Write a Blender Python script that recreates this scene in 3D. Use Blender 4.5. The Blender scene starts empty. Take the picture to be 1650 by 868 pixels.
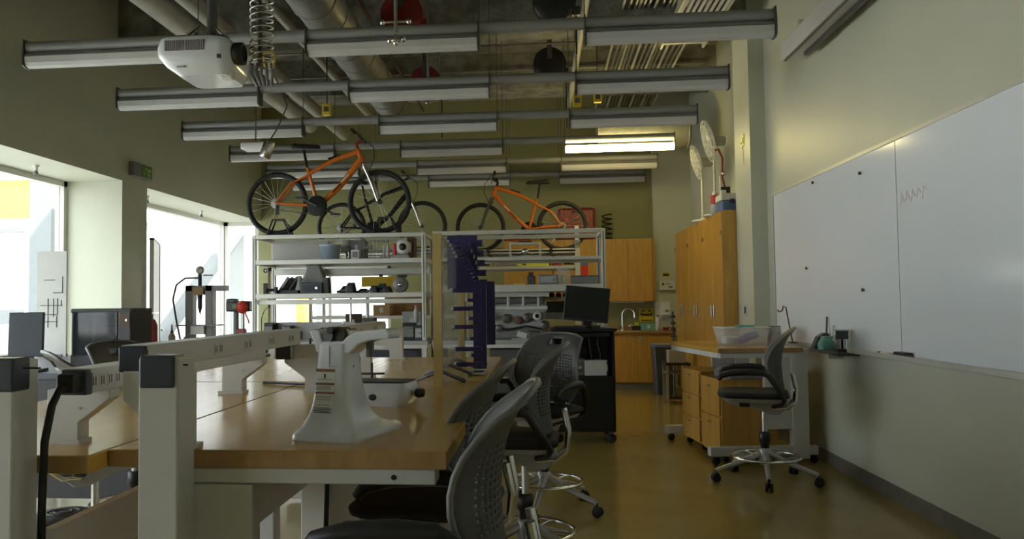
import bpy, bmesh, math, random
from mathutils import Vector, Matrix
random.seed(7)
PI = math.pi
SC = bpy.context.scene
COL = SC.collection

# ------------------------------------------------------------------ camera
F, CX, CY, EYE = 1300.0, 739.0, 434.0, 1.28          # focal length and centre in 1650x868 pixels, eye height in metres
YAW, PITCH, ROLL = 125 / 1300.0, 55.5 / 1300.0, 0.011
_w = Vector((-math.sin(YAW) * math.cos(PITCH), math.cos(YAW) * math.cos(PITCH), math.sin(PITCH)))
_r0 = Vector((math.cos(YAW), math.sin(YAW), 0)); _u0 = _r0.cross(_w)
_r = _r0 * math.cos(ROLL) - _u0 * math.sin(ROLL); _u = _u0 * math.cos(ROLL) + _r0 * math.sin(ROLL)
cam = bpy.data.cameras.new('camera'); camo = bpy.data.objects.new('camera', cam); COL.objects.link(camo)
cam.sensor_width = 36; cam.lens = F / 1650 * 36; cam.shift_x = (825 - CX) / 1650; cam.clip_start = .05; cam.clip_end = 300
camo.matrix_world = Matrix(((_r.x, _u.x, -_w.x, 0), (_r.y, _u.y, -_w.y, 0), (_r.z, _u.z, -_w.z, EYE), (0, 0, 0, 1)))
SC.camera = camo

# ------------------------------------------------------------------ world, sun, exposure
world = bpy.data.worlds.new('world'); SC.world = world; world.use_nodes = True
wn = world.node_tree; bg = wn.nodes['Background']
bg.inputs[0].default_value = (.88, .95, 1.0, 1); bg.inputs[1].default_value = 3.2
sun = bpy.data.lights.new('sun_offscreen', 'SUN'); suno = bpy.data.objects.new('sun_offscreen', sun); COL.objects.link(suno)
sun.energy = 9.0; sun.angle = .02; sun.color = (1, .95, .86); suno.rotation_euler = (math.radians(18), math.radians(38), 0)
vs = SC.view_settings; vs.view_transform = 'Standard'; vs.look = 'None'; vs.exposure = 0.7; vs.gamma = 1; vs.use_curve_mapping = False

# ------------------------------------------------------------------ helpers
def q(px, py, Y):
    """the point at true depth Y that a measured position of the photograph stands for"""
    d = _r * ((px - CX) / F) - _u * ((py - CY) / F) + _w
    return Vector((0, 0, EYE)) + d * (Y / d.y)
def qz(px, py, z):
    d = _r * ((px - CX) / F) - _u * ((py - CY) / F) + _w
    return Vector((0, 0, EYE)) + d * ((z - EYE) / d.z)
def V(*a): return Vector(a)

MATS = {}
def mat(name, col, rough=.5, metal=0., var=.12, scale=6., bump=0., bscale=40., spec=None, trans=0., emit=None, estr=0., coat=0., stretch=None, alpha=None, ior=None):
    m = bpy.data.materials.new(name); m.use_nodes = True; nt = m.node_tree; b = nt.nodes['Principled BSDF']
    b.inputs['Roughness'].default_value = rough; b.inputs['Metallic'].default_value = metal
    if spec is not None: b.inputs['Specular IOR Level'].default_value = spec
    if trans: b.inputs['Transmission Weight'].default_value = trans
    if ior: b.inputs['IOR'].default_value = ior
    if coat: b.inputs['Coat Weight'].default_value = coat; b.inputs['Coat Roughness'].default_value = .08
    if alpha is not None: b.inputs['Alpha'].default_value = alpha
    if emit: b.inputs['Emission Color'].default_value = (*emit, 1); b.inputs['Emission Strength'].default_value = estr
    tc = nt.nodes.new('ShaderNodeTexCoord'); mp = nt.nodes.new('ShaderNodeMapping')
    nt.links.new(tc.outputs['Object'], mp.inputs[0])
    if stretch: mp.inputs['Scale'].default_value = stretch
    nz = nt.nodes.new('ShaderNodeTexNoise'); nz.inputs['Scale'].default_value = scale; nz.inputs['Detail'].default_value = 5
    nt.links.new(mp.outputs[0], nz.inputs['Vector'])
    cr = nt.nodes.new('ShaderNodeValToRGB')
    cr.color_ramp.elements[0].position = .3; cr.color_ramp.elements[1].position = .7
    cr.color_ramp.elements[0].color = (*[max(0, c * (1 - var)) for c in col], 1); cr.color_ramp.elements[1].color = (*[min(1, c * (1 + var)) for c in col], 1)
    nt.links.new(nz.outputs[0], cr.inputs[0]); nt.links.new(cr.outputs[0], b.inputs['Base Color'])
    if bump:
        n2 = nt.nodes.new('ShaderNodeTexNoise'); n2.inputs['Scale'].default_value = bscale; n2.inputs['Detail'].default_value = 6
        nt.links.new(mp.outputs[0], n2.inputs['Vector'])
        bp = nt.nodes.new('ShaderNodeBump'); bp.inputs['Strength'].default_value = bump; bp.inputs['Distance'].default_value = .02
        nt.links.new(n2.outputs[0], bp.inputs['Height']); nt.links.new(bp.outputs[0], b.inputs['Normal'])
    MATS[name] = m; return m

class MB:
    def __init__(s): s.v = []; s.f = []; s.smooth = set()
    def add(s, vs, fs, smooth=False, M=None):
        o = len(s.v)
        for p in vs: s.v.append((M @ Vector(p)) if M is not None else Vector(p))
        for f in fs:
            if smooth: s.smooth.add(len(s.f))
            s.f.append([i + o for i in f])
        return s
    def box(s, c, d, M=None, rz=0., rx=0., ry=0.):
        x, y, z = d[0] / 2, d[1] / 2, d[2] / 2
        vs = [V(a, b, e) for a in (-x, x) for b in (-y, y) for e in (-z, z)]
        T = Matrix.Translation(Vector(c)) @ Matrix.Rotation(rz, 4, 'Z') @ Matrix.Rotation(ry, 4, 'Y') @ Matrix.Rotation(rx, 4, 'X')
        if M is not None: T = M @ T
        return s.add(vs, [(0, 1, 3, 2), (4, 6, 7, 5), (0, 4, 5, 1), (2, 3, 7, 6), (0, 2, 6, 4), (1, 5, 7, 3)], False, T)
    def bx(s, a, b, M=None):
        a, b = Vector(a), Vector(b); return s.box((a + b) / 2, [abs(k) for k in (b - a)], M)
    def tube(s, pts, r, n=8, closed=False, M=None, caps=True):
        pts = [Vector(p) for p in pts]; k = len(pts); rs = r if isinstance(r, (list, tuple)) else [r] * k
        vs, fs = [], []; prev = None
        for i, p in enumerate(pts):
            if closed: t = pts[(i + 1) % k] - pts[i - 1]
            else: t = pts[min(i + 1, k - 1)] - pts[max(i - 1, 0)]
            if t.length < 1e-9: t = V(0, 0, 1)
            t.normalize()
            if prev is None: prev = t.cross(V(0, 0, 1) if abs(t.z) < .9 else V(1, 0, 0)).normalized()
            else:
                prev = prev - t * prev.dot(t)
                prev = prev.normalized() if prev.length > 1e-6 else t.orthogonal().normalized()
            b = t.cross(prev)
            for j in range(n):
                a = 2 * PI * j / n; vs.append(p + (prev * math.cos(a) + b * math.sin(a)) * rs[i])
        for i in range(k if closed else k - 1):
            i2 = (i + 1) % k
            for j in range(n): fs.append((i * n + j, i * n + (j + 1) % n, i2 * n + (j + 1) % n, i2 * n + j))
        s.add(vs, fs, True, M)
        if caps and not closed:
            s.add(vs[:n], [tuple(range(n))[::-1]], False, M); s.add(vs[-n:], [tuple(range(n))], False, M)
        return s
    def cyl(s, a, b, r, r2=None, n=16, M=None): return s.tube([a, b], [r, r if r2 is None else r2], n, M=M)
    def lathe(s, prof, c=(0, 0, 0), n=20, M=None, axis='Z'):
        T = Matrix.Translation(Vector(c))
        if axis == 'X': T = T @ Matrix.Rotation(PI / 2, 4, 'Y')
        if axis == 'Y': T = T @ Matrix.Rotation(-PI / 2, 4, 'X')
        if M is not None: T = M @ T
        vs, fs = [], []
        for (r, z) in prof:
            for j in range(n): a = 2 * PI * j / n; vs.append(V(r * math.cos(a), r * math.sin(a), z))
        for i in range(len(prof) - 1):
            for j in range(n): fs.append((i * n + j, i * n + (j + 1) % n, (i + 1) * n + (j + 1) % n, (i + 1) * n + j))
        s.add(vs, fs, True, T)
        if prof[0] == prof[-1]: return s
        if prof[0][0] > 1e-4: s.add(vs[:n], [tuple(range(n))[::-1]], False, T)
        if prof[-1][0] > 1e-4: s.add(vs[-n:], [tuple(range(n))], False, T)
        return s
    def prism(s, poly, h0, h1, axis='Y', M=None):
        """2-D outline swept along an axis: Y takes (x,z), X takes (y,z), Z takes (x,y)"""
        def p3(p, h): return V(p[0], h, p[1]) if axis == 'Y' else V(h, p[0], p[1]) if axis == 'X' else V(p[0], p[1], h)
        n = len(poly); vs = [p3(p, h0) for p in poly] + [p3(p, h1) for p in poly]
        fs = [tuple(range(n)), tuple(range(2 * n - 1, n - 1, -1))] + [(i, i + n, (i + 1) % n + n, (i + 1) % n) for i in range(n)]
        return s.add(vs, fs, False, M)
    def ball(s, c, r, n=12, sc=(1, 1, 1), M=None):
        vs, fs = [], []; m = n // 2
        for i in range(m + 1):
            t = PI * i / m
            for j in range(n):
                a = 2 * PI * j / n; vs.append(Vector(c) + V(r * sc[0] * math.sin(t) * math.cos(a), r * sc[1] * math.sin(t) * math.sin(a), r * sc[2] * math.cos(t)))
        for i in range(m):
            for j in range(n): fs.append((i * n + j, (i + 1) * n + j, (i + 1) * n + (j + 1) % n, i * n + (j + 1) % n))
        return s.add(vs, fs, True, M)
    def loft(s, rings, cap=True, smooth=True, M=None):
        n = len(rings[0]); vs = [Vector(p) for r in rings for p in r]; fs = []
        for i in range(len(rings) - 1):
            for j in range(n): fs.append((i * n + j, i * n + (j + 1) % n, (i + 1) * n + (j + 1) % n, (i + 1) * n + j))
        s.add(vs, fs, smooth, M)
        if cap: s.add(rings[0], [tuple(range(n))[::-1]], False, M); s.add(rings[-1], [tuple(range(n))], False, M)
        return s
    def build(s, name, m, parent=None, world=False, bevel=0., seg=2, solid=0., weld=False):
        vs = s.v; loc = V(0, 0, 0)
        if parent is not None and world:
            inv = parent_world(parent).inverted(); vs = [inv @ p for p in vs]
        elif parent is None:
            lo = [min(p[i] for p in vs) for i in range(3)]; hi = [max(p[i] for p in vs) for i in range(3)]
            loc = V((lo[0] + hi[0]) / 2, (lo[1] + hi[1]) / 2, lo[2]); vs = [p - loc for p in vs]
        me = bpy.data.meshes.new(name); me.from_pydata([tuple(p) for p in vs], [], s.f)
        if s.smooth:
            me.polygons.foreach_set('use_smooth', [i in s.smooth for i in range(len(s.f))])
        bm = bmesh.new(); bm.from_mesh(me)
        if weld: bmesh.ops.remove_doubles(bm, verts=bm.verts, dist=1e-5)
        bmesh.ops.recalc_face_normals(bm, faces=bm.faces); bm.to_mesh(me); bm.free(); me.update()
        me.materials.append(MATS[m] if isinstance(m, str) else m)
        o = bpy.data.objects.new(name, me); COL.objects.link(o); o.location = loc
        if parent is not None: o.parent = parent
        if solid:
            d = o.modifiers.new('solid', 'SOLIDIFY'); d.thickness = solid; d.offset = 0
        if bevel:
            d = o.modifiers.new('bevel', 'BEVEL'); d.width = bevel; d.segments = seg; d.limit_method = 'ANGLE'; d.angle_limit = .6
        return o
def parent_world(p):
    M = p.matrix_basis.copy()
    while p.parent is not None: p = p.parent; M = p.matrix_basis @ M
    return M
def tag(o, label, cat=None, group=None, kind=None):
    o['label'] = label
    if cat: o['category'] = cat
    if group: o['group'] = group
    if kind: o['kind'] = kind
    return o
def thing(name, label, cat, loc=(0, 0, 0), rz=0., group=None, sc=1.):
    o = bpy.data.objects.new(name, None); COL.objects.link(o); o.empty_display_size = .05
    o.location = loc; o.rotation_euler = (0, 0, rz); o.scale = (sc,) * 3
    return tag(o, label, cat, group)
def struct(o, label=None):
    o['kind'] = 'structure'
    if label: o['label'] = label
    return o
def dup(src, parent=None):
    c = src.copy(); COL.objects.link(c)
    if parent is not None: c.parent = parent
    for ch in [k for k in src.children]: dup(ch, c)
    return c
def part(name, m, parent, c, d, bevel=0., **k): return MB().box(c, d, **k).build(name, m, parent, bevel=bevel)

# ------------------------------------------------------------------ materials
mat('wall_paint', (.58, .595, .475), .45, var=.03, scale=1.5, bump=.03, bscale=120)
mat('green_paint', (.27, .27, .115), .5, var=.04, scale=2, bump=.03, bscale=120)
mat('concrete', (.23, .225, .185), .9, var=.45, scale=5, bump=.9, bscale=22)
mat('floor_resin', (.38, .285, .08), .22, var=.1, scale=2.2, bump=.015, bscale=9, coat=.25)
mat('baseboard', (.16, .15, .12), .5, var=.08)
mat('white_board', (.84, .88, .91), .13, var=.015, scale=1)
mat('alu', (.62, .62, .58), .38, .85, var=.06)
mat('alu_frame', (.66, .66, .60), .42, .45, var=.06)
mat('steel', (.62, .62, .60), .25, 1., var=.05)
mat('brushed', (.50, .50, .49), .4, .6, var=.05)
mat('chrome', (.8, .8, .8), .12, 1., var=.03)
mat('dark_steel', (.13, .13, .13), .4, .6, var=.1)
mat('galv', (.30, .30, .27), .45, .55, var=.15, scale=10)
mat('pale_pipe', (.44, .43, .36), .5, var=.06)
mat('lamp_rail', (.30, .305, .285), .55, .25, var=.04)
mat('lamp_lens', (.60, .60, .58), .45, var=.03)
mat('lamp_lit', (.9, .9, .8), .5, emit=(1, .82, .34), estr=20, var=.02)
mat('brass', (.60, .45, .20), .35, .8)
mat('bench_white', (.66, .655, .61), .4, var=.03)
mat('bench_cream', (.66, .655, .61), .4, var=.03)
mat('maple', (.60, .35, .065), .19, var=.09, scale=2, stretch=(9, .7, 9), spec=.5)
mat('shaded_maple_edge', (.43, .26, .10), .45, var=.16, scale=2.5, stretch=(9, 1, 2))  # end grain tone, with some shade of the board ends mixed into the colour
mat('maple_pale', (.58, .43, .17), .19, var=.07, scale=2, stretch=(9, .7, 9), coat=.15)
mat('cab_wood', (.54, .30, .06), .35, var=.14, scale=3, stretch=(9, 9, .8), coat=.15)
mat('cab_brown', (.34, .19, .06), .4, var=.14, scale=3, stretch=(9, 9, .8))
mat('black_plastic', (.022, .022, .024), .4, var=.2)
mat('black_rubber', (.015, .015, .015), .65, var=.2)
mat('grey_plastic', (.085, .085, .08), .5, var=.1)
mat('mid_grey', (.2, .2, .19), .45, var=.1)
mat('light_grey', (.42, .42, .40), .45, var=.06)
mat('slate', (.05, .06, .075), .35, var=.1)
mat('seat_fabric', (.02, .02, .02), .8, var=.3, scale=60)
mat('white_gloss', (.80, .83, .86), .16, var=.02, coat=.4)
mat('white_plastic', (.74, .74, .70), .35, var=.03)
mat('orange_paint', (.66, .17, .018), .25, var=.06, coat=.3)
mat('black_paint', (.014, .014, .014), .45, var=.1, spec=.3)
mat('red_paint', (.26, .025, .02), .4, var=.15)
mat('red_bright', (.6, .04, .03), .4, var=.1)
mat('yellow', (.62, .45, .03), .45, var=.1)
mat('lemon', (.62, .62, .05), .4, var=.1)
mat('purple', (.038, .030, .12), .4, var=.12)
mat('lavender', (.22, .18, .45), .4, var=.1)
mat('blue', (.10, .16, .34), .45, var=.08)
mat('pale_blue', (.42, .52, .62), .4, var=.05)
mat('green', (.10, .22, .10), .5, var=.2)
mat('teal', (.18, .42, .34), .45, var=.08)
mat('cardboard', (.40, .27, .14), .75, var=.08)
mat('brown', (.12, .07, .04), .6, var=.2)
mat('screen_dark', (.012, .014, .013), .18, var=.1)
mat('grime', (.09, .085, .07), .6, var=.4, scale=25)
mat('clear_plastic', (.80, .82, .80), .25, trans=.0, var=.03, alpha=.28)
mat('acrylic', (.55, .56, .50), .12, var=.03, alpha=.30)
mat('glass', (.9, .97, .95), .02, var=.01, alpha=.10)
mat('dark_glass', (.05, .06, .07), .05, var=.05, alpha=.72)
mat('cable_black', (.012, .012, .012), .5)
mat('ext_ground', (.75, .74, .70), .8, var=.06, scale=.6)
mat('ext_white', (.80, .80, .78), .7, var=.03)
mat('ext_yellow', (.65, .60, .07), .6, var=.03)
mat('ext_grey', (.20, .22, .23), .6, var=.04)
mat('ext_orange', (.75, .40, .06), .6, var=.05)
mat('label_brown', (.30, .13, .06), .5, var=.05)
mat('label_white', (.82, .82, .80), .5, var=.02)
mat('ink', (.03, .03, .03), .6)
mat('ink_grey', (.35, .36, .38), .6)
mat('pink_ink', (.80, .66, .68), .5)
mat('exit_green', (.10, .26, .08), .4)
mat('paper', (.62, .62, .58), .7, var=.03)

def text(body, size, m, parent, M, extrude=.0006, name='lettering'):
    cu = bpy.data.curves.new(name, 'FONT'); cu.body = body; cu.size = size; cu.align_x = 'CENTER'; cu.align_y = 'CENTER'; cu.extrude = extrude
    tmp = bpy.data.objects.new(name + '_tmp', cu); COL.objects.link(tmp)
    dg = bpy.context.evaluated_depsgraph_get(); me = bpy.data.meshes.new_from_object(tmp.evaluated_get(dg)); bpy.data.objects.remove(tmp)
    me.transform(M); me.materials.clear(); me.materials.append(MATS[m]); me.name = name
    o = bpy.data.objects.new(name, me); COL.objects.link(o); o.parent = parent
    return o

# ================================================================== THE SETTING
XL, XR, XR2, YB, YF, ZC, XG = -4.4, 2.25, 2.36, 12.6, -3.6, 4.6, -5.05
ZS = 2.64
struct(MB().bx((-5.2, YF, -.1), (2.6, YB + .1, 0)).build('floor', 'floor_resin'), 'polished tan resin floor')
struct(MB().bx((-5.2, YF - .1, ZC), (2.6, YB + .3, ZC + .25)).build('ceiling', 'concrete'), 'rough unpainted concrete ceiling deck')
for yb in (5.2, 8.1, 10.6):
    struct(MB().bx((XL, yb, 4.12), (XR2, yb + .55, ZC)).build('trim_beam', 'concrete'), 'rough concrete ceiling beam')
# right wall: near wall, pilaster, recessed far wall
struct(MB().bx((XR, YF, 0), (XR + .3, 8.1, ZC)).build('wall_right', 'wall_paint'), 'pale painted wall that carries the whiteboard')
struct(MB().bx((2.1, 8.08, 0), (XR + .3, 8.69, ZC)).build('wall_right_pilaster', 'wall_paint'), 'square pilaster beside the tall cabinets')
struct(MB().bx((XR2, 8.69, 0), (XR2 + .2, YB, ZC)).build('wall_right_far', 'wall_paint'), 'recessed wall behind the tall cabinets')
struct(MB().bx((XR - .012, YF, 0), (XR, 8.08, .1)).build('baseboard_right', 'baseboard'), 'dark rubber baseboard under the whiteboard wall')
struct(MB().bx((2.088, 8.068, 0), (2.3, 8.08, .1)).bx((2.088, 8.068, 0), (2.1, 8.69, .1)).build('baseboard_pilaster', 'baseboard'))
# back wall with a window on its left
wb = MB()
bw0, bw1, bz0, bz1 = -4.3, -2.3, .85, 1.9
wb.bx((-4.45, YB, 0), (bw0, YB + .25, ZC)).bx((XG - .1, YB, 0), (-4.45, YB + .25, .12)).bx((XG - .1, YB, ZS), (-4.45, YB + .25, ZC)).bx((bw1, YB, 0), (XR2 + .2, YB + .25, ZC)).bx((bw0, YB, 0), (bw1, YB + .25, bz0)).bx((bw0, YB, bz1), (bw1, YB + .25, ZC))
struct(wb.build('wall_back', 'green_paint'), 'olive green back wall')
struct(MB().bx((1.787, 12.5, 0), (XR2, YB, ZC)).build('wall_back_pier', 'wall_paint'), 'pale pier beside the sink')
def window(n, y0, y1, z0, z1, x, mulls, plane='X'):
    w = bpy.data.objects.new('window_%d' % n, None); COL.objects.link(w); w['kind'] = 'structure'; w['label'] = 'white framed window onto the bright yard'
    def b(name, m, a, c):
        if plane == 'Y': a, c = (a[1], a[0], a[2]), (c[1], c[0], c[2])
        return MB().bx(a, c).build(name, m, w)
    t = .06
    b('window_frame', 'bench_white', (x - .05, y0, z0), (x + .05, y1, z0 + t)); b('window_frame', 'bench_white', (x - .05, y0, z1 - t), (x + .05, y1, z1))
    b('window_frame', 'bench_white', (x - .05, y0, z0), (x + .05, y0 + t, z1)); b('window_frame', 'bench_white', (x - .05, y1 - t, z0), (x + .05, y1, z1))
    ed = [y0 + t] + mulls + [y1 - t]
    for m_ in mulls: b('mullion', 'bench_white', (x - .04, m_ - .025, z0 + t), (x + .04, m_ + .025, z1 - t))
    for i in range(len(ed) - 1): b('pane', 'glass', (x - .006, ed[i], z0 + t), (x + .006, ed[i + 1], z1 - t))
    return w
wl = MB()
wl.bx((XG, YF, ZS), (XL, YB, ZC)).bx((XG, 8.206, 0), (XL, 8.76, ZS)).bx((XG, YF, 0), (XL, -1.4, ZS))
wl.bx((XG, -1.4, 0), (XL, 8.206, .12)).bx((XG, 8.76, 0), (XL, YB, .12))
struct(wl.build('wall_left', 'wall_paint'), 'grey beige window wall with deep reveals')
window(1, -1.4, 8.206, .12, ZS, XG - .02, [1.2, 3.6, 5.9])
window(2, 8.76, YB + .04, .12, ZS, XG - .02, [])
window(5, XG + .03, -4.45, .12, ZS, YB + .05, [], 'Y')
window(3, bw0, bw1, bz0, bz1, YB + .12, [-3.3], 'Y')
# plain wall behind the photographer
struct(MB().bx((XG, YF - .2, 0), (XR + .3, YF, ZC)).build('wall_front', 'wall_paint'))

# yard outside
struct(MB().bx((-60, -30, -.3), (XG - .1, 60, -.12)).build('ground', 'ext_ground'), 'sunlit pale paving outside the windows')
struct(MB().bx((-30, -40, -.3), (30, YF - .3, -.12)).build('ground', 'ext_ground'), 'sunlit pale paving beyond the plain front wall')
struct(MB().bx((-30, YB + .4, -.3), (30, 60, -.12)).build('ground', 'ext_ground'), 'sunlit pale paving behind the back wall')
o = thing('yellow_building', 'white building with a broad yellow facade panel across the yard', 'building', (-16.5, 20.3, -.12))
part('wall', 'ext_white', o, (0, 0, 2.9), (9.0, .4, 5.8)); part('facade_panel', 'ext_yellow', o, (-.4, -.25, 4.3), (8.8, .1, 1.0)); part('roof', 'ext_white', o, (0, 0, 5.9), (9.4, 1.6, .15))
for i in range(7): part('canopy_slat', 'ext_white', o, (4.2 - i * .55, -1.4, 3.35), (.3, 1.4, .06))
part('canopy_beam', 'ext_grey', o, (2.4, -2.1, 3.3), (4.4, .1, .12)); part('canopy_post', 'ext_white', o, (4.4, -2.1, 1.65), (.12, .12, 3.3)); part('low_wall', 'ext_grey', o, (2.0, -1.2, 1.2), (5.0, .2, .35))
o = thing('steel_column', 'blue grey steel column standing outside beside the near window', 'column', (-7.04, 11.0, -.12))
part('shaft', 'ext_grey', o, (0, 0, 2.2), (.33, .3, 4.4)); part('base_plate', 'ext_grey', o, (0, 0, .02), (.5, .5, .04))
o = thing('brace_frame', 'grey steel frame with a diagonal brace outside the far window', 'column', (-5.65, 14.9, -.12))
part('shaft', 'ext_grey', o, (0, 0, 2.2), (.32, .32, 4.4))
MB().tube([(-.65, -3.1, .15), (.2, .3, 3.3)], .17, 4).build('diagonal_brace', 'ext_grey', o)
MB().tube([(.0, -2.0, 3.9), (0, 1.5, 3.9)], .15, 4).build('head_beam', 'ext_grey', o)
o = thing('yard_wall', 'white yard wall beyond the back window', 'wall', (-5.5, 24, -.12))
part('masonry', 'ext_white', o, (0, 0, 2.0), (18, .3, 4)); part('coping', 'ext_white', o, (0, 0, 4.05), (18, .5, .1))
o = thing('orange_punch_bag', 'orange cylinder hanging on a cord outside behind the shelves', 'hanging bag', (-4.6, 15.6, .82))
MB().lathe([(.0, 0), (.13, .02), (.14, .1), (.14, .55), (.10, .62), (0, .64)]).build('bag', 'ext_orange', o); MB().cyl((0, 0, .6), (0, 0, 3.0), .015).build('cord', 'dark_steel', o)
part('hook_arm', 'dark_steel', o, (0, .6, 3.0), (.05, 1.3, .05)); part('post', 'ext_grey', o, (0, 1.2, 1.0), (.12, .12, 4.0))

# white leaf seen almost edge on before the far window
d = bpy.data.objects.new('door_1', None); COL.objects.link(d); d['kind'] = 'structure'; d['label'] = 'white door standing open beside the far window'; d.location = (-4.36, 8.80, 0); d.rotation_euler = (0, 0, math.radians(22))
part('door_leaf', 'white_plastic', d, (0, .46, 1.09), (.045, .92, 1.94)); part('door_edge', 'black_plastic', d, (0, .945, 1.09), (.06, .05, 1.94)); part('door_edge', 'black_plastic', d, (0, .47, 2.06), (.05, .96, .025))
MB().tube([(.05, .84, 1.0), (.07, .82, 1.0), (.07, .72, 1.0)], .01).build('door_handle', 'steel', d)

# ================================================================== CEILING
SEG = [(-3.76, -2.44), (-1.62, -.38), (.36, 1.64)]
ROWS = [5.62, 6.95, 8.3, 9.65, 11.0, 12.2]
ORD = ['nearest the projector', 'second from the projector', 'third from the projector', 'with the one lit yellow lamp', 'just behind the lit lamp', 'against the green back wall']
for i, y in enumerate(ROWS):
    t = thing('pendant_light_row', 'long aluminium pendant light row with three lenses, ' + ORD[i], 'light fixture', (-1.06, y, 3.07), 0, 'pendant light rows')
    MB().cyl((-2.70, 0, .157), (2.70, 0, .157), .043, n=14).build('rail', 'lamp_rail', t)
    for k, (a, b) in enumerate(SEG):
        lit = (i == 3 and k == 2); a += 1.06; b += 1.06
        prof = [(-.055, .075), (-.05, .03), (-.035, .008), (-.012, 0), (.012, 0), (.035, .008), (.05, .03), (.055, .075)]
        MB().prism(prof, a + .01, b - .01, 'X').build('lens', 'lamp_lit' if lit else 'lamp_lens', t)
        if not lit: MB().prism([(-.06, .078), (.06, .078), (.03, .112), (-.03, .112)], a + .01, b - .01, 'X').build('reflector', 'lamp_rail', t)
        for e in (a, b):
            MB().prism([(-.06, .01), (-.03, -.004), (.03, -.004), (.06, .01), (.062, .1), (.05, .205), (-.05, .205), (-.062, .1)], e - .006, e + .006, 'X').build('end_plate', 'dark_steel', t)
    for hx in (-1.38, .68, 1.42):
        MB().cyl((hx, 0, .2), (hx, 0, 4.62 - 3.07), .004, n=6).build('hanger_wire', 'dark_steel', t)
def pipe(name, label, cat, m, pts, r, n=14, group=None): return tag(MB().tube(pts, r, n).build(name, m), label, cat, group)
t = thing('spiral_duct', 'large grey spiral air duct hung above the lamps', 'duct', (-1.68, 6.3, 3.47))
MB().cyl((0, -1.5, .19), (0, 3.3, .19), .185, n=28).build('duct', 'galv', t)
MB().lathe([(.185, 0), (.15, .06), (.08, .1), (0, .11)], (0, 3.3, .19), 24, axis='Y').build('end_cap', 'galv', t)
for k in range(13): MB().tube([(.187 * math.cos(a), -1.4 + k * .36, .19 + .187 * math.sin(a)) for a in [j * PI / 12 for j in range(24)]], .007, 5, True).build('seam', 'galv', t)
for k in (-1, 0, 2.6): MB().cyl((0, k, .37), (0, k, 1.15), .006, n=6).build('hanger', 'dark_steel', t)
pipe('vent_pipe', 'thick cream pipe running by the left wall', 'pipe', 'pale_pipe', [(-3.02, 2, 3.72), (-3.02, 10.6, 3.72)], .105)
pipe('vent_pipe', 'thinner cream pipe beside the thick cream pipe', 'pipe', 'pale_pipe', [(-2.72, 2, 3.72), (-2.72, 11.3, 3.72)], .075)
pipe('drain_pipe', 'slim pale pipe between the cream pipes and duct', 'pipe', 'pale_pipe', [(-2.29, 3, 3.92), (-2.29, 11.2, 3.92)], .045)
pipe('sprinkler_pipe', 'thin brown sprinkler pipe above the duct', 'pipe', 'brown', [(-1.56, 3, 4.02), (-1.56, 11.2, 4.02)], .018, 8)
pipe('drain_pipe', 'white pipe near the conduit bundle', 'pipe', 'pale_pipe', [(.486, 4, 4.02), (.486, 11.4, 4.02)], .036)
for k in range(16):
    x = .90 + k * .054; m = 'pale_pipe' if k % 3 == 0 else 'galv'
    pipe('conduit', {'galv': 'thin dark grey conduit in the overhead bundle', 'pale_pipe': 'thin cream conduit in the overhead bundle'}[m], 'conduit', m, [(x, 3.5, 4.22 + .03 * (k % 2)), (x + .02 * math.sin(k), 9.0, 4.22), (x, 12.55, 4.1 + .03 * (k % 3))], .016, 8, 'overhead conduits')
for k in range(5):
    pipe('conduit', 'thin metal conduit crossing beneath the deck', 'conduit', 'galv', [(-4.3, 6.35 + k * 1.05, 4.35), (2.2, 6.35 + k * 1.05, 4.35)], .014, 8, 'crosswise conduits')
t = thing('cable_tray', 'white slatted cable tray by the right wall', 'cable tray', (1.58, 7.0, 3.98))
for s in (-.22, .22): part('rail', 'alu_frame', t, (s, 0, .03), (.02, 3.4, .07))
for k in range(8):
    part('slat', 'white_plastic', t, (-.19 + k * .054, -.9, .01), (.026, 1.3, .012)); part('slat', 'white_plastic', t, (-.19 + k * .054, .9, .01), (.026, 1.2, .012))
for k in (-1.5, 0, 1.5): part('crossbar', 'alu_frame', t, (0, k, -.005), (.44, .04, .015)); MB().cyl((.22, k, 0), (.22, k, .62), .005, n=6).build('hanger', 'dark_steel', t)
t = thing('round_duct', 'short grey round duct end by the right wall', 'duct', (1.40, 10.42, 3.22))
MB().cyl((-.6, 0, .22), (.55, 0, .22), .22, n=28).build('duct', 'galv', t); MB().tube([(.53, .223 * math.cos(a), .22 + .223 * math.sin(a)) for a in [j * PI / 12 for j in range(24)]], .012, 6, True).build('rim', 'galv', t)
MB().cyl((.013, 0, .44), (.013, 0, 1.38), .005, n=6).build('hanger', 'dark_steel', t)

def cord_reel(p, m, label, drop):
    t = thing('cord_reel', label, 'cord reel', p)
    MB().lathe([(.0, -.07), (.1, -.07), (.19, -.06), (.2, -.05), (.2, .05), (.19, .06), (.1, .07), (0, .07)], (0, 0, .2), 24, axis='Y').build('drum', m, t)
    part('bracket', 'dark_steel', t, (0, 0, .33), (.06, .2, .16)); MB().bx((-.03, -.03, .4), (.03, .03, ZC - p[2])).build('hanger', 'dark_steel', t)
    part('cord_guide', m, t, (.2, 0, .1), (.07, .06, .08))
    MB().cyl((.2, 0, .1), (.2, 0, -drop), .008, n=6).build('cord', 'cable_black', t)
cord_reel((-1.22, 7.4, 3.80), 'red_paint', 'red cord reel hanging ahead of the concrete beam', .25)
cord_reel((-1.35, 9.95, 3.86), 'red_paint', 'red cord reel hanging behind the second pendant light row', .5)
cord_reel((.2, 7.4, 3.86), 'black_plastic', 'black cord reel hanging ahead of the white pipe', .3)
cord_reel((.2, 9.9, 4.02), 'black_plastic', 'black cord reel hanging farther back by the white pipe', .6)
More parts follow.
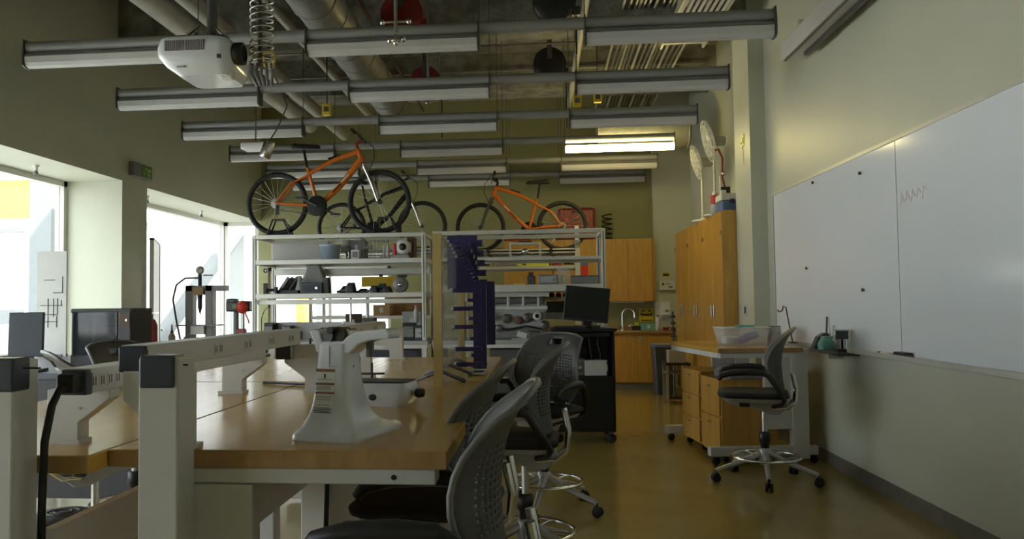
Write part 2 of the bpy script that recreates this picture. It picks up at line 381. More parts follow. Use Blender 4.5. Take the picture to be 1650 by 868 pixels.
for (px, py, Y, lab) in ((527, 177, 8.0, 'yellow outlet box on a cord beside the big duct'), (930, 163, 8.2, 'yellow outlet box hanging from the reel cord by the white pipe'), (963, 157, 9.2, 'yellow outlet box hanging under the conduit bundle'), (434, 95, 6.2, 'yellow outlet box hanging behind the steel coil')):
    p = q(px, py, Y); t = thing('outlet_box', lab, 'outlet box', (p.x, p.y, p.z - .06))
    part('box', 'yellow', t, (0, 0, .06), (.09, .07, .12), .01); MB().cyl((0, 0, .12), (0, 0, ZC - p.z + .06), .006, n=6).build('cord', 'cable_black', t)
    part('socket_plate', 'dark_steel', t, (0, -.037, .06), (.05, .004, .05))
for (px, py, Y, lab) in ((638, 66, 5.3, 'sprinkler drop with branching chrome arms near the first pendant row'), (690, 166, 7.7, 'small sprinkler drop below the second pendant row'), (710, 254, 10.4, 'small sprinkler drop near the back')):
    p = q(px, py, Y); t = thing('sprinkler', lab, 'sprinkler', tuple(p))
    MB().cyl((0, 0, .02), (0, 0, ZC - p.z), .012, n=8).build('drop_pipe', 'galv', t)
    MB().cyl((-.09, 0, .13), (.09, 0, .13), .01, n=8).build('cross_arm', 'steel', t)
    for s in (-.09, .09): MB().ball((s, 0, .13), .02, 8).build('fitting', 'chrome', t)
    MB().lathe([(.0, -.01), (.035, -.005), (.035, .0), (.012, .01), (.014, .05)], n=12).build('head', 'chrome', t)
    if Y < 6:
        for s in (-.04, .0, .05): MB().ball((s, 0, -.01 + abs(s) * .4), .022, 8).build('bulb', 'chrome', t)
# coiled hose
p = q(422, 108, 4.2); t = thing('steel_coil', 'long bright steel coil hanging beside the projector', 'coil', tuple(p))
n = 52 * 14; MB().tube([(.062 * math.cos(j * 2 * PI / 14), .062 * math.sin(j * 2 * PI / 14), (j / 14) * .036) for j in range(n)], .0055, 5).build('coil', 'steel', t)
MB().cyl((-.01, 0, 0), (-.01, 0, 2.0), .012, n=8).build('inner_cable', 'dark_steel', t)
for k in range(5): MB().tube([(-.05 + k * .025, 0, .02), (-.06 + k * .03, -.01, -.04), (-.03 + k * .02, .01, -.1)], .009, 6).build('connector', 'mid_grey', t)
# projector
p = q(330, 130, 4.2)
t = thing('projector', 'white ceiling projector with side vents and black lens', 'projector', tuple(p))
def rr(x0, x1, y0, y1, z, r, n=4):
    out = []
    for (cx, cy, a0) in ((x1 - r, y1 - r, 0), (x0 + r, y1 - r, PI / 2), (x0 + r, y0 + r, PI), (x1 - r, y0 + r, 1.5 * PI)):
        for i in range(n + 1): a = a0 + PI / 2 * i / n; out.append(V(cx + r * math.cos(a), cy + r * math.sin(a), z))
    return out
MB().loft([rr(-.10, .17, -.11, .16, 0, .05), rr(-.17, .19, -.145, .19, .05, .06), rr(-.215, .195, -.15, .2, .10, .06), rr(-.22, .195, -.15, .2, .15, .06), rr(-.205, .17, -.145, .19, .195, .06), rr(-.17, .11, -.12, .17, .21, .05)]).build('body', 'white_gloss', t)
for s in (0, 1):
    g = part('vent', 'mid_grey', t, (-.105 + s * .112, -.151, .15), (.104, .006, .055))
    for k in range(9): part('vent_bar', 'light_grey', g, (-.105 + s * .112 - .046 + k * .0115, -.155, .15), (.004, .004, .053))
MB().lathe([(.055, 0), (.06, .01), (.06, .05), (.045, .055), (.04, .02), (0, .018)], (.19, -.06, .12), 20, axis='X').build('lens', 'black_plastic', t)
part('control_knob', 'black_plastic', t, (.14, -.15, .085), (.02, .01, .02)); part('adjuster', 'white_plastic', t, (.15, -.05, .01), (.07, .06, .05), .01)
part('name_plate', 'ink_grey', t, (-.07, -.143, .038), (.045, .004, .008), rx=.5)
part('mount_plate', 'dark_steel', t, (-.02, .04, .222), (.3, .2, .02)); MB().cyl((.02, .05, .22), (.02, .05, ZC - p.z), .028, n=12).build('mount_pole', 'dark_steel', t)
for s in (-1, 1): MB().tube([(-.02 + s * .14, .04, .235), (-.02 + s * .03, .05, .33)], .01, 6).build('mount_arm', 'steel', t)
# spot and sensor
p = q(431, 240, 7.6); t = thing('spot_lamp', 'brushed metal cylinder spotlight hanging on a curved cable', 'spotlight', tuple(p))
MB().lathe([(.0, -.09), (.05, -.09), (.056, -.08), (.056, .07), (.045, .085), (0, .09)], n=16, M=Matrix.Rotation(.35, 4, 'Y')).build('can', 'steel', t)
MB().tube([(.02, 0, .08), (.1, 0, .2), (.2, 0, .42), (.12, .0, .62), (0, 0, .85), (0, 0, ZC - p.z)], .007, 6).build('cable', 'dark_steel', t)
p = q(412, 237, 8.0); t = thing('ceiling_sensor', 'white flat sensor box beside the metal spotlight', 'sensor', (p.x, p.y, p.z))
part('case', 'white_plastic', t, (0, 0, 0), (.26, .2, .07), .02); MB().cyl((0, 0, .03), (0, 0, ZC - p.z), .008, n=6).build('stem', 'dark_steel', t)
# projection screen case on the right wall
t = thing('screen_case', 'long white projection screen case mounted high on the right wall', 'projection screen', (2.1, 5.1, 3.32))
part('case', 'bench_white', t, (0, 0, .0), (.14, 3.4, .15), .015); part('slot', 'dark_steel', t, (-.045, 0, -.077), (.02, 3.34, .01)); part('dark_roll', 'dark_steel', t, (.05, -.1, -.085), (.03, 3.1, .04))
for k in (-1.0, 1.45): part('wall_bracket', 'steel', t, (.06, k, .12), (.12, .05, .12)); 
# sprinklers under the reveal
for (y) in (7.2, 9.4, 11.0):
    t = thing('soffit_sprinkler', 'little white sprinkler head under the window reveal', 'sprinkler', (-4.72, y, ZS - .09), 0, 'sprinklers under the window reveals')
    MB().lathe([(.03, .09), (.03, .08), (.018, .07), (.018, .04)], n=12).build('body', 'white_plastic', t); MB().lathe([(0, 0), (.025, .004), (.022, .02), (.01, .045)], n=12).build('deflector', 'mid_grey', t)
# exit sign on the left wall
t = thing('exit_sign', 'grey box sign with dark green running figure panel on window wall', 'sign', (-4.4, 8.55, 2.73))
part('case', 'mid_grey', t, (.03, 0, .065), (.06, .42, .15), .005); part('panel', 'exit_green', t, (.062, .08, .065), (.006, .22, .13))
for (a, b, c, d2) in ((.0, .03, .012, .05), (.1, .05, .012, .06), (.05, .085, .05, .012), (.14, .08, .03, .03), (.12, .02, .03, .014)): part('sign_mark', 'lemon', t, (.066, a + .01, b + .01), (.004, c, d2))

# ================================================================== WORKBENCHES
SX, TZ = -1.122, .91
def bench(label, x0, x1, y0, y1, side, wood='maple', near=True):
    """side +1: back edge at x0 (seam), work edge at x1; -1 the mirror"""
    t = thing('workbench', label, 'workbench', ((x0 + x1) / 2, (y0 + y1) / 2, 0), 0, 'butcher block workbenches')
    B = lambda n, m, a, b, bv=0.: MB().bx(a, b).build(n, m, t, True, bv)
    B('tabletop', wood, (x0, y0 + .003, TZ - .046), (x1, y1, TZ), .004)
    B('shaded_end_grain', 'shaded_maple_edge', (x0 + .002, y0, TZ - .044), (x1 - .002, y0 + .006, TZ - .002))  # end grain strip whose colour also carries part of the shade there
    bk = x0 if side > 0 else x1; fr = x1 if side > 0 else x0
    for k, ya in enumerate((y0 + .02, y1 - .42)):
        B('arm', 'bench_white', (bk + side * .19, ya - .015, TZ - .085), (fr - side * .028, ya + .06, TZ - .046), .004)
        if k == 0:
            MB().cyl((fr - side * .135, ya - .017, TZ - .066), (fr - side * .135, ya + .01, TZ - .066), .007, n=10).build('bolt_hole', 'black_plastic', t, True)
        pz = 1.155 if (k == 0 and near) else TZ - .05
        px0, px1 = (bk + side * .132, bk + side * .235)
        B('upright', 'bench_white', (px0, ya - .12, 0), (px1, ya - .02, pz), .005)
        B('leg_panel', 'bench_white', (bk + side * .2, ya - .01, .1), (bk + side * .385, ya + .05, TZ - .088), .004)
        B('foot', 'bench_white', (bk + side * .1, ya - .02, .02), (fr - side * .34, ya + .06, .09), .006)
        if k == 0 and near:
            c = B('upright_cap', 'slate', (px0 + .005, ya - .128, pz - .075), (px1 - .008, ya - .06, pz + .006), .006)
            MB().tube([(px0 + .05, ya - .09, pz - .02), (px1 + .012, ya - .09, pz - .02)], .0025, 6).build('hook_wire', 'cable_black', c, True)
    B('rear_rail', 'bench_white', (bk + side * .15, y0 + .1, .55), (bk + side * .18, y1 - .4, .70))
    return t
bench('butcher block workbench carrying the white mixer stand', SX, -.232, 2.03, 3.855, 1)
bench('butcher block workbench carrying the tall purple peg panel', SX, -.25, 3.87, 5.64, 1, near=False)
bench('butcher block workbench with a black power cable at its end', -1.99, SX - .004, 1.94, 3.855, -1)
bench('butcher block workbench behind the one with the power cable', -1.99, SX - .004, 3.87, 5.64, -1, near=False)

def bracket(name, label, side, y, ztop, xs=0.):
    s = SX; f = lambda a: s + side * a + xs
    t = thing(name, label, 'bracket', (f(.13), y, TZ), 0, 'white raceway brackets')
    poly = [(f(.215), TZ), (f(.125), TZ), (f(.125), TZ + .06), (f(.035), TZ + .125), (f(.035), ztop), (f(.215), ztop)]
    MB().prism(poly, y, y + .055, 'Y').build('plate', 'bench_white', t, True, .003)
    MB().bx((f(.23), y - .004, TZ), (f(.12), y + .06, TZ + .012)).build('foot_flange', 'bench_white', t, True)
    MB().cyl((f(.12), y - .003, ztop - .05), (f(.12), y + .004, ztop - .05), .004, n=8).build('screw', 'light_grey', t, True)
    return t
bracket('raceway_bracket', 'white raceway bracket beside the front upright', 1, 2.035, 1.113)
bracket('raceway_bracket', 'white raceway bracket just behind the mixer stand', 1, 3.40, 1.113)
bracket('raceway_bracket', 'white bracket under the far end of the raised raceway', -1, 3.33, 1.058)
bracket('raceway_bracket', 'white raceway bracket by the plug of the black cable', -1, 2.10, 1.058)
bracket('raceway_bracket', 'white bracket behind the arm of the mixer stand', 1, 4.06, 1.10, .06)
bracket('raceway_bracket', 'white bracket at the far end of the second bench', 1, 5.40, 1.12)
bracket('raceway_bracket', 'white bracket on the far window side bench', -1, 5.35, 1.10)
def raceway(label, x0, x1, z0, z1, y0, y1, ys, cap='slate'):
    t = thing('power_raceway', label, 'power raceway', ((x0 + x1) / 2, (y0 + y1) / 2, z0), 0, 'bench power raceways')
    B = lambda n, m, a, b, bv=0.: MB().bx(a, b).build(n, m, t, True, bv)
    B('channel', 'bench_cream', (x0, y0, z0), (x1, y1, z1), .004); B('top_lip', 'bench_white', (x0 - .004, y0, z1 - .008), (x1 + .004, y1, z1 + .004))
    B('end_cap', cap, (x0 - .002, y0 - .02, z0 - .002), (x1 + .002, y0 + .012, z1 + .002), .004); B('end_cap', cap, (x0 + .01, y1 - .003, z0 + .02), (x1 + .002, y1 + .03, z1 - .01), .003)
    for yy in ys:
        for a in (-.02, .02):
            s = B('socket', 'bench_cream', (x1 - .001, yy + a - .014, z0 + .012), (x1 + .0015, yy + a + .014, z1 - .014))
            for b in (-.006, .006): MB().bx((x1 + .001, yy + a + b - .002, z0 + .02), (x1 + .0022, yy + a + b + .002, z0 + .042)).build('slot', 'brown', s, True)
    return t
raceway('raised off white power raceway with slotted sockets along the bench seam', -1.10, -1.035, 1.112, 1.176, 2.06, 3.47, (2.55, 2.82, 3.08, 3.33))
raceway('lower power raceway with the black cable plugged into its end', -1.235, -1.168, 1.056, 1.118, 2.02, 3.40, (2.06, 2.14))
raceway('power raceway on the second pair of benches', -1.10, -1.035, 1.10, 1.165, 4.05, 5.45, (4.3, 4.7, 5.1))
t = thing('raceway_junction', 'dark junction box under the raised raceway end', 'junction box', (-1.07, 3.36, 1.055))
part('box', 'black_plastic', t, (0, .0, .028), (.06, .06, .058)); part('clip', 'steel', t, (.034, -.01, .028), (.008, .03, .05)); part('clip', 'steel', t, (-.034, -.01, .028), (.008, .03, .05))
t = thing('power_cable', 'thick black power cable drooping from the lower raceway to the floor', 'cable', (-1.2, 1.97, .004))
MB().tube([V(-1.195, 2.0, 1.085), V(-1.195, 1.93, 1.08), V(-1.2, 1.905, 1.04), V(-1.215, 1.90, .95), V(-1.22, 1.90, .8), V(-1.222, 1.90, .5), V(-1.22, 1.9, .2), V(-1.2, 1.92, .02), V(-1.0, 2.2, .012)], .0095, 10).build('cord', 'cable_black', t, True)
MB().bx((-1.225, 1.955, 1.062), (-1.175, 2.005, 1.112)).build('plug', 'black_plastic', t, True, .008)
t = thing('power_cable', 'thin black cable hanging down behind the raceway brackets', 'cable', (-1.03, 3.62, TZ))
MB().tube([V(-1.03, 3.60, 1.13), V(-1.025, 3.58, 1.05), V(-1.03, 3.6, .93), V(-1.04, 3.66, .917), V(-1.3, 3.75, .917)], .006, 8).build('cord', 'cable_black', t, True)
t = thing('power_cable', 'thin black cable hanging under the mixer bench', 'cable', (-.66, 2.5, .3))
MB().tube([V(-.66, 2.5, .86), V(-.66, 2.49, .7), V(-.67, 2.5, .5), V(-.7, 2.55, .3)], .008, 8).build('cord', 'cable_black', t, True)

# ================================================================== STOOLS
def back_pt(u, v):
    w = .235 * (1 - .22 * v ** 3) * (.58 + .42 * math.sin(min(1, v * 2.6) * PI / 2))
    x = -.205 - .02 * v - .065 * v ** 5 + .10 * abs(u) ** 2.2 * math.sin(PI * (.12 + .76 * v)) + .025 * math.sin(PI * v)
    return V(x + .07, u * w, .655 + .43 * v - .03 * abs(u) ** 3 * v)
def make_stool():
    t = thing('drafting_stool', '', 'chair', (0, 0, 0), 0, 'drafting stools')
    nu, nv = 18, 24; m = MB(); vid = {}
    def g(a, b):
        k = (round(a, 4), round(b, 4))
        if k not in vid: vid[k] = len(m.v); m.v.append(back_pt(a / nu * 2 - 1, b / nv))
        return vid[k]
    for i in range(nu):
        for j in range(nv):
            hole = 2 <= i <= nu - 3 and 5 <= j <= nv - 8
            handle = 7 <= i <= 10 and 20 <= j <= 21
            if handle: continue
            m.smooth.add(len(m.f))
            if hole:
                h = .26; a, b = i + .5, j + .5
                c = [(i, j), (i + 1, j), (i + 1, j + 1), (i, j + 1)]; d = [(a - h, b - h), (a + h, b - h), (a + h, b + h), (a - h, b + h)]
                for k in range(4):
                    m.smooth.add(len(m.f)); m.f.append([g(*c[k]), g(*c[(k + 1) % 4]), g(*d[(k + 1) % 4]), g(*d[k])])
            else: m.f.append([g(i, j), g(i + 1, j), g(i + 1, j + 1), g(i, j + 1)])
    m.build('backrest', 'grey_plastic', t, solid=.011)
    MB().tube([back_pt(-1, v / 10) for v in range(0, 11)] + [back_pt(u / 6, 1) for u in range(-5, 6)] + [back_pt(1, v / 10) for v in range(10, -1, -1)], .009, 6).build('back_rim', 'mid_grey', t)
    MB().loft([rr(-.15, .27, -.215, .215, .600, .07), rr(-.165, .305, -.235, .235, .610, .09), rr(-.165, .31, -.235, .235, .630, .09), rr(-.13, .27, -.2, .2, .643, .08)]).build('seat', 'seat_fabric', t)
    MB().loft([rr(-.13, .26, -.19, .19, .574, .05), rr(-.14, .28, -.21, .21, .599, .06)]).build('seat_pan', 'light_grey', t)
    MB().prism([(-.15, .577), (.24, .574), (.24, .54), (.06, .515), (-.03, .475), (-.10, .475), (-.16, .53)], -.05, .05, 'Y').build('mechanism', 'light_grey', t, bevel=.008)
    part('lever', 'black_plastic', t, (.13, .08, .545), (.07, .12, .02), .005)
    for s in (-1, 1):
        a = MB().tube([(.30, s * .26, .735), (.275, s * .262, .765), (.20, s * .265, .785), (.09, s * .265, .79), (.0, s * .265, .785)], [.016, .022, .024, .024, .022], 10).build('armrest', 'black_plastic', t)
        MB().tube([(.01, s * .265, .785), (-.03, s * .262, .765), (-.08, s * .25, .69), (-.13, s * .225, .60), (-.11, s * .12, .55), (-.06, s * .05, .53)], [.02, .02, .018, .016, .015, .014], 10).build('arm_support', 'black_plastic', a)
        MB().tube([(-.06, s * .05, .52), (-.15, s * .055, .525), (-.205, s * .06, .57), (-.215, s * .06, .66), (-.195, s * .065, .76)], .014, 8).build('back_support', 'chrome', t)
    MB().cyl((0, 0, .3), (0, 0, .52), .018).build('gas_column', 'steel', t)
    MB().lathe([(.028, .20), (.03, .27), (.038, .275), (.038, .345), (.03, .35), (.022, .352)], n=18).build('column_cover', 'black_plastic', t)
    MB().lathe([(.035, .12), (.045, .135), (.042, .225), (.03, .235)], n=18).build('hub', 'brushed', t)
    MB().tube([(.235 * math.cos(a), .235 * math.sin(a), .175) for a in [k * PI / 16 for k in range(32)]], .011, 8, True).build('foot_ring', 'chrome', t)
    leg0 = None
    for k in range(5):
        a = 2 * PI * k / 5 + .35; M = Matrix.Rotation(a, 4, 'Z')
        l = MB().tube([(.025, 0, .20), (.12, 0, .155), (.33, 0, .088), (.352, 0, .078)], [.024, .021, .016, .015], 8, M=M).build('leg', 'brushed', t)
        MB().tube([(.10, 0, .168), (.17, 0, .178), (.236, 0, .175)], .007, 6, M=M).build('ring_strut', 'chrome', t)
        c = MB()
        for s in (-.016, .016): c.lathe([(.0, -.01), (.026, -.01), (.03, -.006), (.03, .006), (.026, .01), (0, .01)], (.355, s, .03), 16, M=M, axis='Y')
        c.cyl((.35, 0, .04), (.35, 0, .09), .008, n=8, M=M); c.box((.355, 0, .045), (.045, .014, .03), M)
        c.build('caster', 'black_rubber', l)
    return t
stool = make_stool()
STOOLS = [(-.22, 2.02, 180, 'black mesh stool with its arm reaching under the mixer bench end'),
          (-.30, 2.74, 176, 'black mesh stool tucked between two others at the mixer bench'),
          (-.07, 4.0, 178, 'black mesh stool at the bench that carries the purple peg panel'),
          (.03, 5.1, 240, 'grey backed stool turned outward beside the black computer cart'),
          (1.60, 5.97, 166, 'black drafting stool with chrome base before the rolling desk'),
          (-2.04, 3.58, 42, 'dark stool behind the front upright with the cable'),
          (-2.30, 4.45, -25, 'dark stool with a handle slot facing the far window side bench')]
for i, (x, y, a, lab) in enumerate(STOOLS):
    o = stool if i == 0 else dup(stool)
    o.location = (x, y, 0); o.rotation_euler = (0, 0, math.radians(a)); o['label'] = lab
t = thing('round_stool', 'round black ribbed stool seat below the bench with the power cable', 'stool', (-1.79, 2.92, 0))
MB().lathe([(.0, .515), (.10, .51), (.17, .48), (.20, .43), (.19, .40), (.0, .39)], n=32).build('seat', 'black_rubber', t)
for k in range(7): MB().tube([((.03 + .026 * k) * math.cos(a), (.03 + .026 * k) * math.sin(a), .515 - .0018 * k * k) for a in [j * PI / 16 for j in range(32)]], .003, 5, True).build('rib', 'grey_plastic', t)
MB().cyl((0, 0, .06), (0, 0, .4), .025).build('column', 'steel', t)
for k in range(4): MB().tube([(0, 0, .08), (.22 * math.cos(k * PI / 2 + .5), .22 * math.sin(k * PI / 2 + .5), .012)], .014, 8).build('leg', 'steel', t)

# ================================================================== MIXER STAND
t = thing('mixer_stand', 'glossy white mixer pedestal without its head, with warning labels', 'mixer', (-.562, 2.235, TZ), math.radians(-14))
prof = [(0, .100, -.088, .235), (.006, .102, -.09, .24), (.016, .10, -.088, .235), (.024, .094, -.083, .215), (.031, .084, -.074, .165), (.045, .078, -.066, .13), (.07, .068, -.054, .10), (.10, .061, -.046, .082), (.14, .056, -.04, .07), (.19, .052, -.036, .062), (.24, .050, -.034, .058), (.262, .05, -.034, .058)]
MB().loft([rr(-w, w, a, b, z, min(.024, w * .5), 4) for (z, w, a, b) in prof]).build('pedestal', 'white_gloss', t)
yoke = [(-.072, .298), (-.062, .303), (-.04, .30), (-.036, .285), (-.03, .270), (.032, .270), (.045, .283), (.07, .296), (.165, .305), (.175, .296), (.172, .278), (.12, .274), (.08, .262), (.062, .244), (.05, .235), (-.05, .238), (-.056, .262)]
MB().prism(yoke, -.03, .055, 'Y').build('yoke', 'white_gloss', t, bevel=.005)
for (x, y, z, r, m) in ((-.018, .0, .285, .018, 'dark_steel'), (.012, .01, .288, .02, 'grime'), (-.004, -.01, .30, .010, 'black_plastic'), (.03, .02, .29, .014, 'steel')): MB().cyl((x, y - .025, z), (x, y + .03, z), r).build('gear', m, t)
MB().cyl((.098, .01, .272), (.098, .01, .225), .011).build('hinge_pin', 'dark_steel', t)
def face_y(z):
    for (a, b) in zip(prof, prof[1:]):
        if a[0] <= z <= b[0]: return a[2] + (b[2] - a[2]) * (z - a[0]) / (b[0] - a[0])
def strip(name, m, z0, z1, x0, x1, off=.001):
    MB().add([V(x0, face_y(z0) - off, z0), V(x1, face_y(z0) - off, z0), V(x1, face_y(z1) - off, z1), V(x0, face_y(z1) - off, z1)] + [V(x0, face_y(z0) + .004, z0), V(x1, face_y(z0) + .004, z0), V(x1, face_y(z1) + .004, z1), V(x0, face_y(z1) + .004, z1)], [(0, 1, 2, 3), (4, 7, 6, 5), (0, 4, 5, 1), (1, 5, 6, 2), (2, 6, 7, 3), (3, 7, 4, 0)]).build(name, m, t)
for (a, b) in ((.160, .186), (.135, .148), (.09, .125)): strip('label_panel', 'label_white', a, b, -.045, .012)
for (a, b) in ((.186, .194), (.150, .156), (.126, .131)): strip('label_band', 'label_brown', a, b, -.046, .013, .0014)
strip('label_symbol', 'ink', .168, .181, -.02, -.015, .0016)
for z in (.164, .145, .141, .138, .118, .114, .109, .104, .100, .095): strip('label_line', 'ink_grey', z, z + .0018, -.042, .009 - (z * 977 % .012), .0016)
for z in (.087, .083, .079, .075): strip('label_line', 'ink', z, z + .0014, -.048 + (z * 613 % .006), .012 - (z * 977 % .008), .0016)
strip('panel_seam', 'ink_grey', .20, .258, -.0055, -.0045, .0014); strip('panel_seam', 'ink_grey', .20, .2012, -.005, .02, .0014)
MB().cyl((.0505, .0, .2), (.0525, .0, .2), .003).build('screw_hole', 'ink', t)
t = thing('mixer_motor', 'white mixer motor head lying on the bench with a black knob', 'mixer', (-.615, 3.0, TZ), math.radians(-8)); t.scale = (1, 1, .78)
MB().loft([rr(-.16, .14, -.085, .085, 0, .03), rr(-.17, .155, -.095, .095, .03, .035), rr(-.17, .16, -.095, .095, .085, .035), rr(-.155, .15, -.085, .085, .108, .03)]).build('housing', 'white_gloss', t)
MB().loft([rr(-.14, .15, -.07, .07, .108, .03), rr(-.14, .15, -.068, .068, .114, .03)]).build('top_plate', 'slate', t)
MB().cyl((.155, -.03, .06), (.185, -.03, .06), .012).build('knob_stem', 'light_grey', t); MB().lathe([(.0, 0), (.02, .0), (.024, .01), (.02, .03), (0, .032)], (.175, -.03, .06), 14, axis='X').build('knob', 'black_plastic', t)
MB().cyl((.03, -.094, .045), (.03, -.0975, .045), .015).build('port', 'black_plastic', t)
MB().cyl((-.13, -.02, .114), (-.13, -.02, .135), .008).build('post', 'black_plastic', t)
t = thing('hand_screw', 'small black hand screw standing beside the white bracket', 'hand tool', (-.83, 3.72, TZ))
MB().cyl((0, 0, 0), (0, 0, .13), .006, n=8).build('spindle', 'black_plastic', t); MB().cyl((.06, 0, 0), (.06, 0, .10), .006, n=8).build('spindle', 'black_plastic', t); MB().cyl((-.03, 0, .05), (.12, 0, .05), .005, n=8).build('cross_bar', 'dark_steel', t)

# ================================================================== PURPLE PEG PANEL
t = thing('peg_panel', 'clear panel with wood edge carrying purple pegs and plates', 'display model', (-.42, 4.05, TZ))
B = lambda n, m, a, b, bv=0.: MB().bx(a, b).build(n, m, t, True, bv)
B('wood_edge', 'maple_pale', (-.465, 3.60, TZ), (-.425, 3.625, 1.60)); B('clear_sheet', 'acrylic', (-.452, 3.625, TZ), (-.444, 4.72, 1.60)); B('wood_edge', 'maple_pale', (-.465, 4.72, TZ), (-.425, 4.745, 1.60))
B('back_plate', 'purple', (-.34, 4.30, .935), (-.27, 4.32, 1.40)); B('side_plate', 'purple', (-.27, 4.34, 1.06), (-.225, 4.36, 1.40)); B('top_plate', 'purple', (-.50, 4.52, 1.36), (-.33, 4.54, 1.665))
for k in range(5): B('top_fin', 'purple', (-.33, 4.50, 1.38 + .055 * k), (-.30 + .006 * (4 - k), 4.54, 1.415 + .055 * k))
for k, z in enumerate((1.35, 1.255, 1.16, 1.045, .965)):
    a = MB().bx((-.44 + .004 * k, 4.20, z - .011), (-.29, 4.225, z + .011)).build('peg', 'purple', t, True)
    MB().cyl((-.452 + .004 * k, 4.2125, z), (-.436 + .004 * k, 4.2125, z), .013, n=10).build('peg_tip', 'white_plastic', a, True)
    MB().lathe([(.012, 0), (.017, .01), (.017, .018), (0, .02)], (-.315, 4.295, z - .0), 10, axis='Y', M=Matrix.Translation((0, -.02, 0))).build('bolt', 'steel', t, True)
for k, z in enumerate((1.30, 1.20, 1.09, 1.0)):
    a = MB().bx((-.38 + .006 * k, 4.40, z - .009), (-.29, 4.42, z + .009)).build('peg', 'purple', t, True)
    MB().cyl((-.392 + .006 * k, 4.41, z), (-.377 + .006 * k, 4.41, z), .011, n=10).build('peg_tip', 'white_plastic', a, True)
for k in range(14):
    z = 1.625 - k * .021; x = -.475 + k * .011
    a = MB().bx((x, 4.40, z - .007), (x + .05, 4.42, z + .007)).build('peg', 'purple', t, True)
    if k < 5: MB().cyl((x - .012, 4.41, z), (x + .004, 4.41, z), .008, n=10).build('peg_tip', 'white_plastic', a, True)
for k in range(12): B('clip', 'steel', (-.455 + k * .0125, 4.49, 1.575 - k * .02), (-.443 + k * .0125, 4.515, 1.605 - k * .02))
for k in range(5): B('clip', 'galv', (-.375 + k * .012, 4.49, 1.60 - k * .033), (-.367 + k * .012, 4.515, 1.62 - k * .033))
for (y, x) in ((3.72, -.45), (4.10, -.45), (4.5, -.45)):
    for s in (0, 1):
        MB().tube([V(x, y, TZ + .06), V(x + (.11 if s else -.13), y + .05, TZ + .008), V(x + (.11 if s else -.13), y + .09, TZ + .008), V(x, y + .04, TZ + .06)], .007, 6).build('stand_foot', 'dark_steel', t, True)
B('base_disc', 'steel', (-.37, 4.15, TZ), (-.27, 4.35, TZ + .02), .006)

# ================================================================== RACKS AND THEIR BENCHES
def rack(label, x0, x1, y0, y1, z0, z1, shelves, m='alu_frame', w=.042, beams=()):
    t = thing('shelf_rack', label, 'rack', ((x0 + x1) / 2, (y0 + y1) / 2, z0), 0, 'aluminium profile racks')
    B = lambda n, a, b, mm=m: MB().bx(a, b).build(n, mm, t, True, .003)
    for x in (x0, x1 - w):
        for y in (y0, y1 - w):
            p_ = B('post', (x, y, z0), (x + w, y + w, z1))
            MB().bx((x + w / 2 - .005, y - .0015, z0 + .03), (x + w / 2 + .005, y + .002, z1 - .03)).build('slot', 'mid_grey', p_, True)
    for z in [z1 - w] + [s[0] - s[1] for s in shelves]:
        h = w if z > z1 - .1 else [s[1] for s in shelves if abs(s[0] - s[1] - z) < 1e-6][0]
        B('cross_rail', (x0 + w, y0 + .002, z), (x1 - w, y0 + w, z + h)); B('cross_rail', (x0 + w, y1 - w, z), (x1 - w, y1 - .002, z + h))
        for x in (x0, x1 - w): B('side_rail', (x + .002, y0 + w, z), (x + w - .002, y1 - w, z + h))
    for (z, h) in shelves: B('shelf_board', (x0 + w, y0 + w, z - .014), (x1 - w, y1 - w, z - .002), 'light_grey')
    for (z, h, y) in beams: B('tie_beam', (x0 + w, y, z - h), (x1 - w, y + .03, z))
    return t
def lab_bench(label, x0, x1, y0, y1, z, drawers, m='bench_white', dm='bench_white', top='light_grey'):
    t = thing('lab_bench', label, 'bench', ((x0 + x1) / 2, (y0 + y1) / 2, 0))
    MB().bx((x0, y0, z - .04), (x1, y1, z)).build('worktop', top, t, True, .004); MB().bx((x0 + .01, y0 - .004, z - .08), (x1 - .01, y0 + .03, z - .042)).build('front_rail', 'bench_white', t, True)
    for x in (x0 + .02, x1 - .07):
        for y in (y0 + .02, y1 - .07): MB().bx((x, y, 0), (x + .05, y + .05, z - .04)).build('leg', m, t, True)
    for (a, b, c, d) in drawers:
        g = MB().bx((a, y0 + .04, c), (b, y1 - .1, d)).build('drawer_unit', dm, t, True, .003)
        n = 3
        for k in range(n):
            h = (d - c) / n; MB().bx((a + .01, y0 + .025, c + k * h + .008), (b - .01, y0 + .04, c + (k + 1) * h - .008)).build('drawer_front', dm, g, True)
    return t
lab_bench('grey topped bench under the left aluminium rack', -3.12, -1.14, 8.40, 9.25, .90, [(-1.75, -1.25, .05, .8)], dm='slate')
lab_bench('grey topped bench under the engine with dark drawers', -1.10, .76, 8.40, 9.25, .90, [(-.50, .05, .08, .8), (.1, .66, .08, .8)], dm='grey_plastic')
rack('front aluminium rack that carries the bike with dark red stem', -3.06, -1.165, 8.45, 9.15, .90, 2.045, [(1.775, .05), (1.41, .05)], beams=((1.70, .07, 9.06), (1.345, .05, 8.5)))
rack('front aluminium rack standing over the engine', -1.09, .716, 8.45, 9.15, .90, 2.05, [(1.765, .035), (1.475, .075)])
rack('rear aluminium rack under the mirrored orange bike', -.96, .56, 10.45, 11.15, 0, 1.965, [(1.96, .02), (1.76, .04), (1.3, .04)])
rack('rear aluminium rack carrying the black bike', -2.95, -1.0, 10.25, 10.95, 0, 1.985, [(1.98, .02), (1.72, .04), (1.14, .04)])
t = thing('frame_post', 'single aluminium post standing above the rear rack', 'post', (.52, 10.38, 0)); part('post', 'alu_frame', t, (0, 0, 1.13), (.05, .04, 2.26)); part('clamp', 'steel', t, (0, -.03, 2.05), (.08, .04, .06)); part('foot_plate', 'steel', t, (0, 0, .006), (.12, .1, .012))

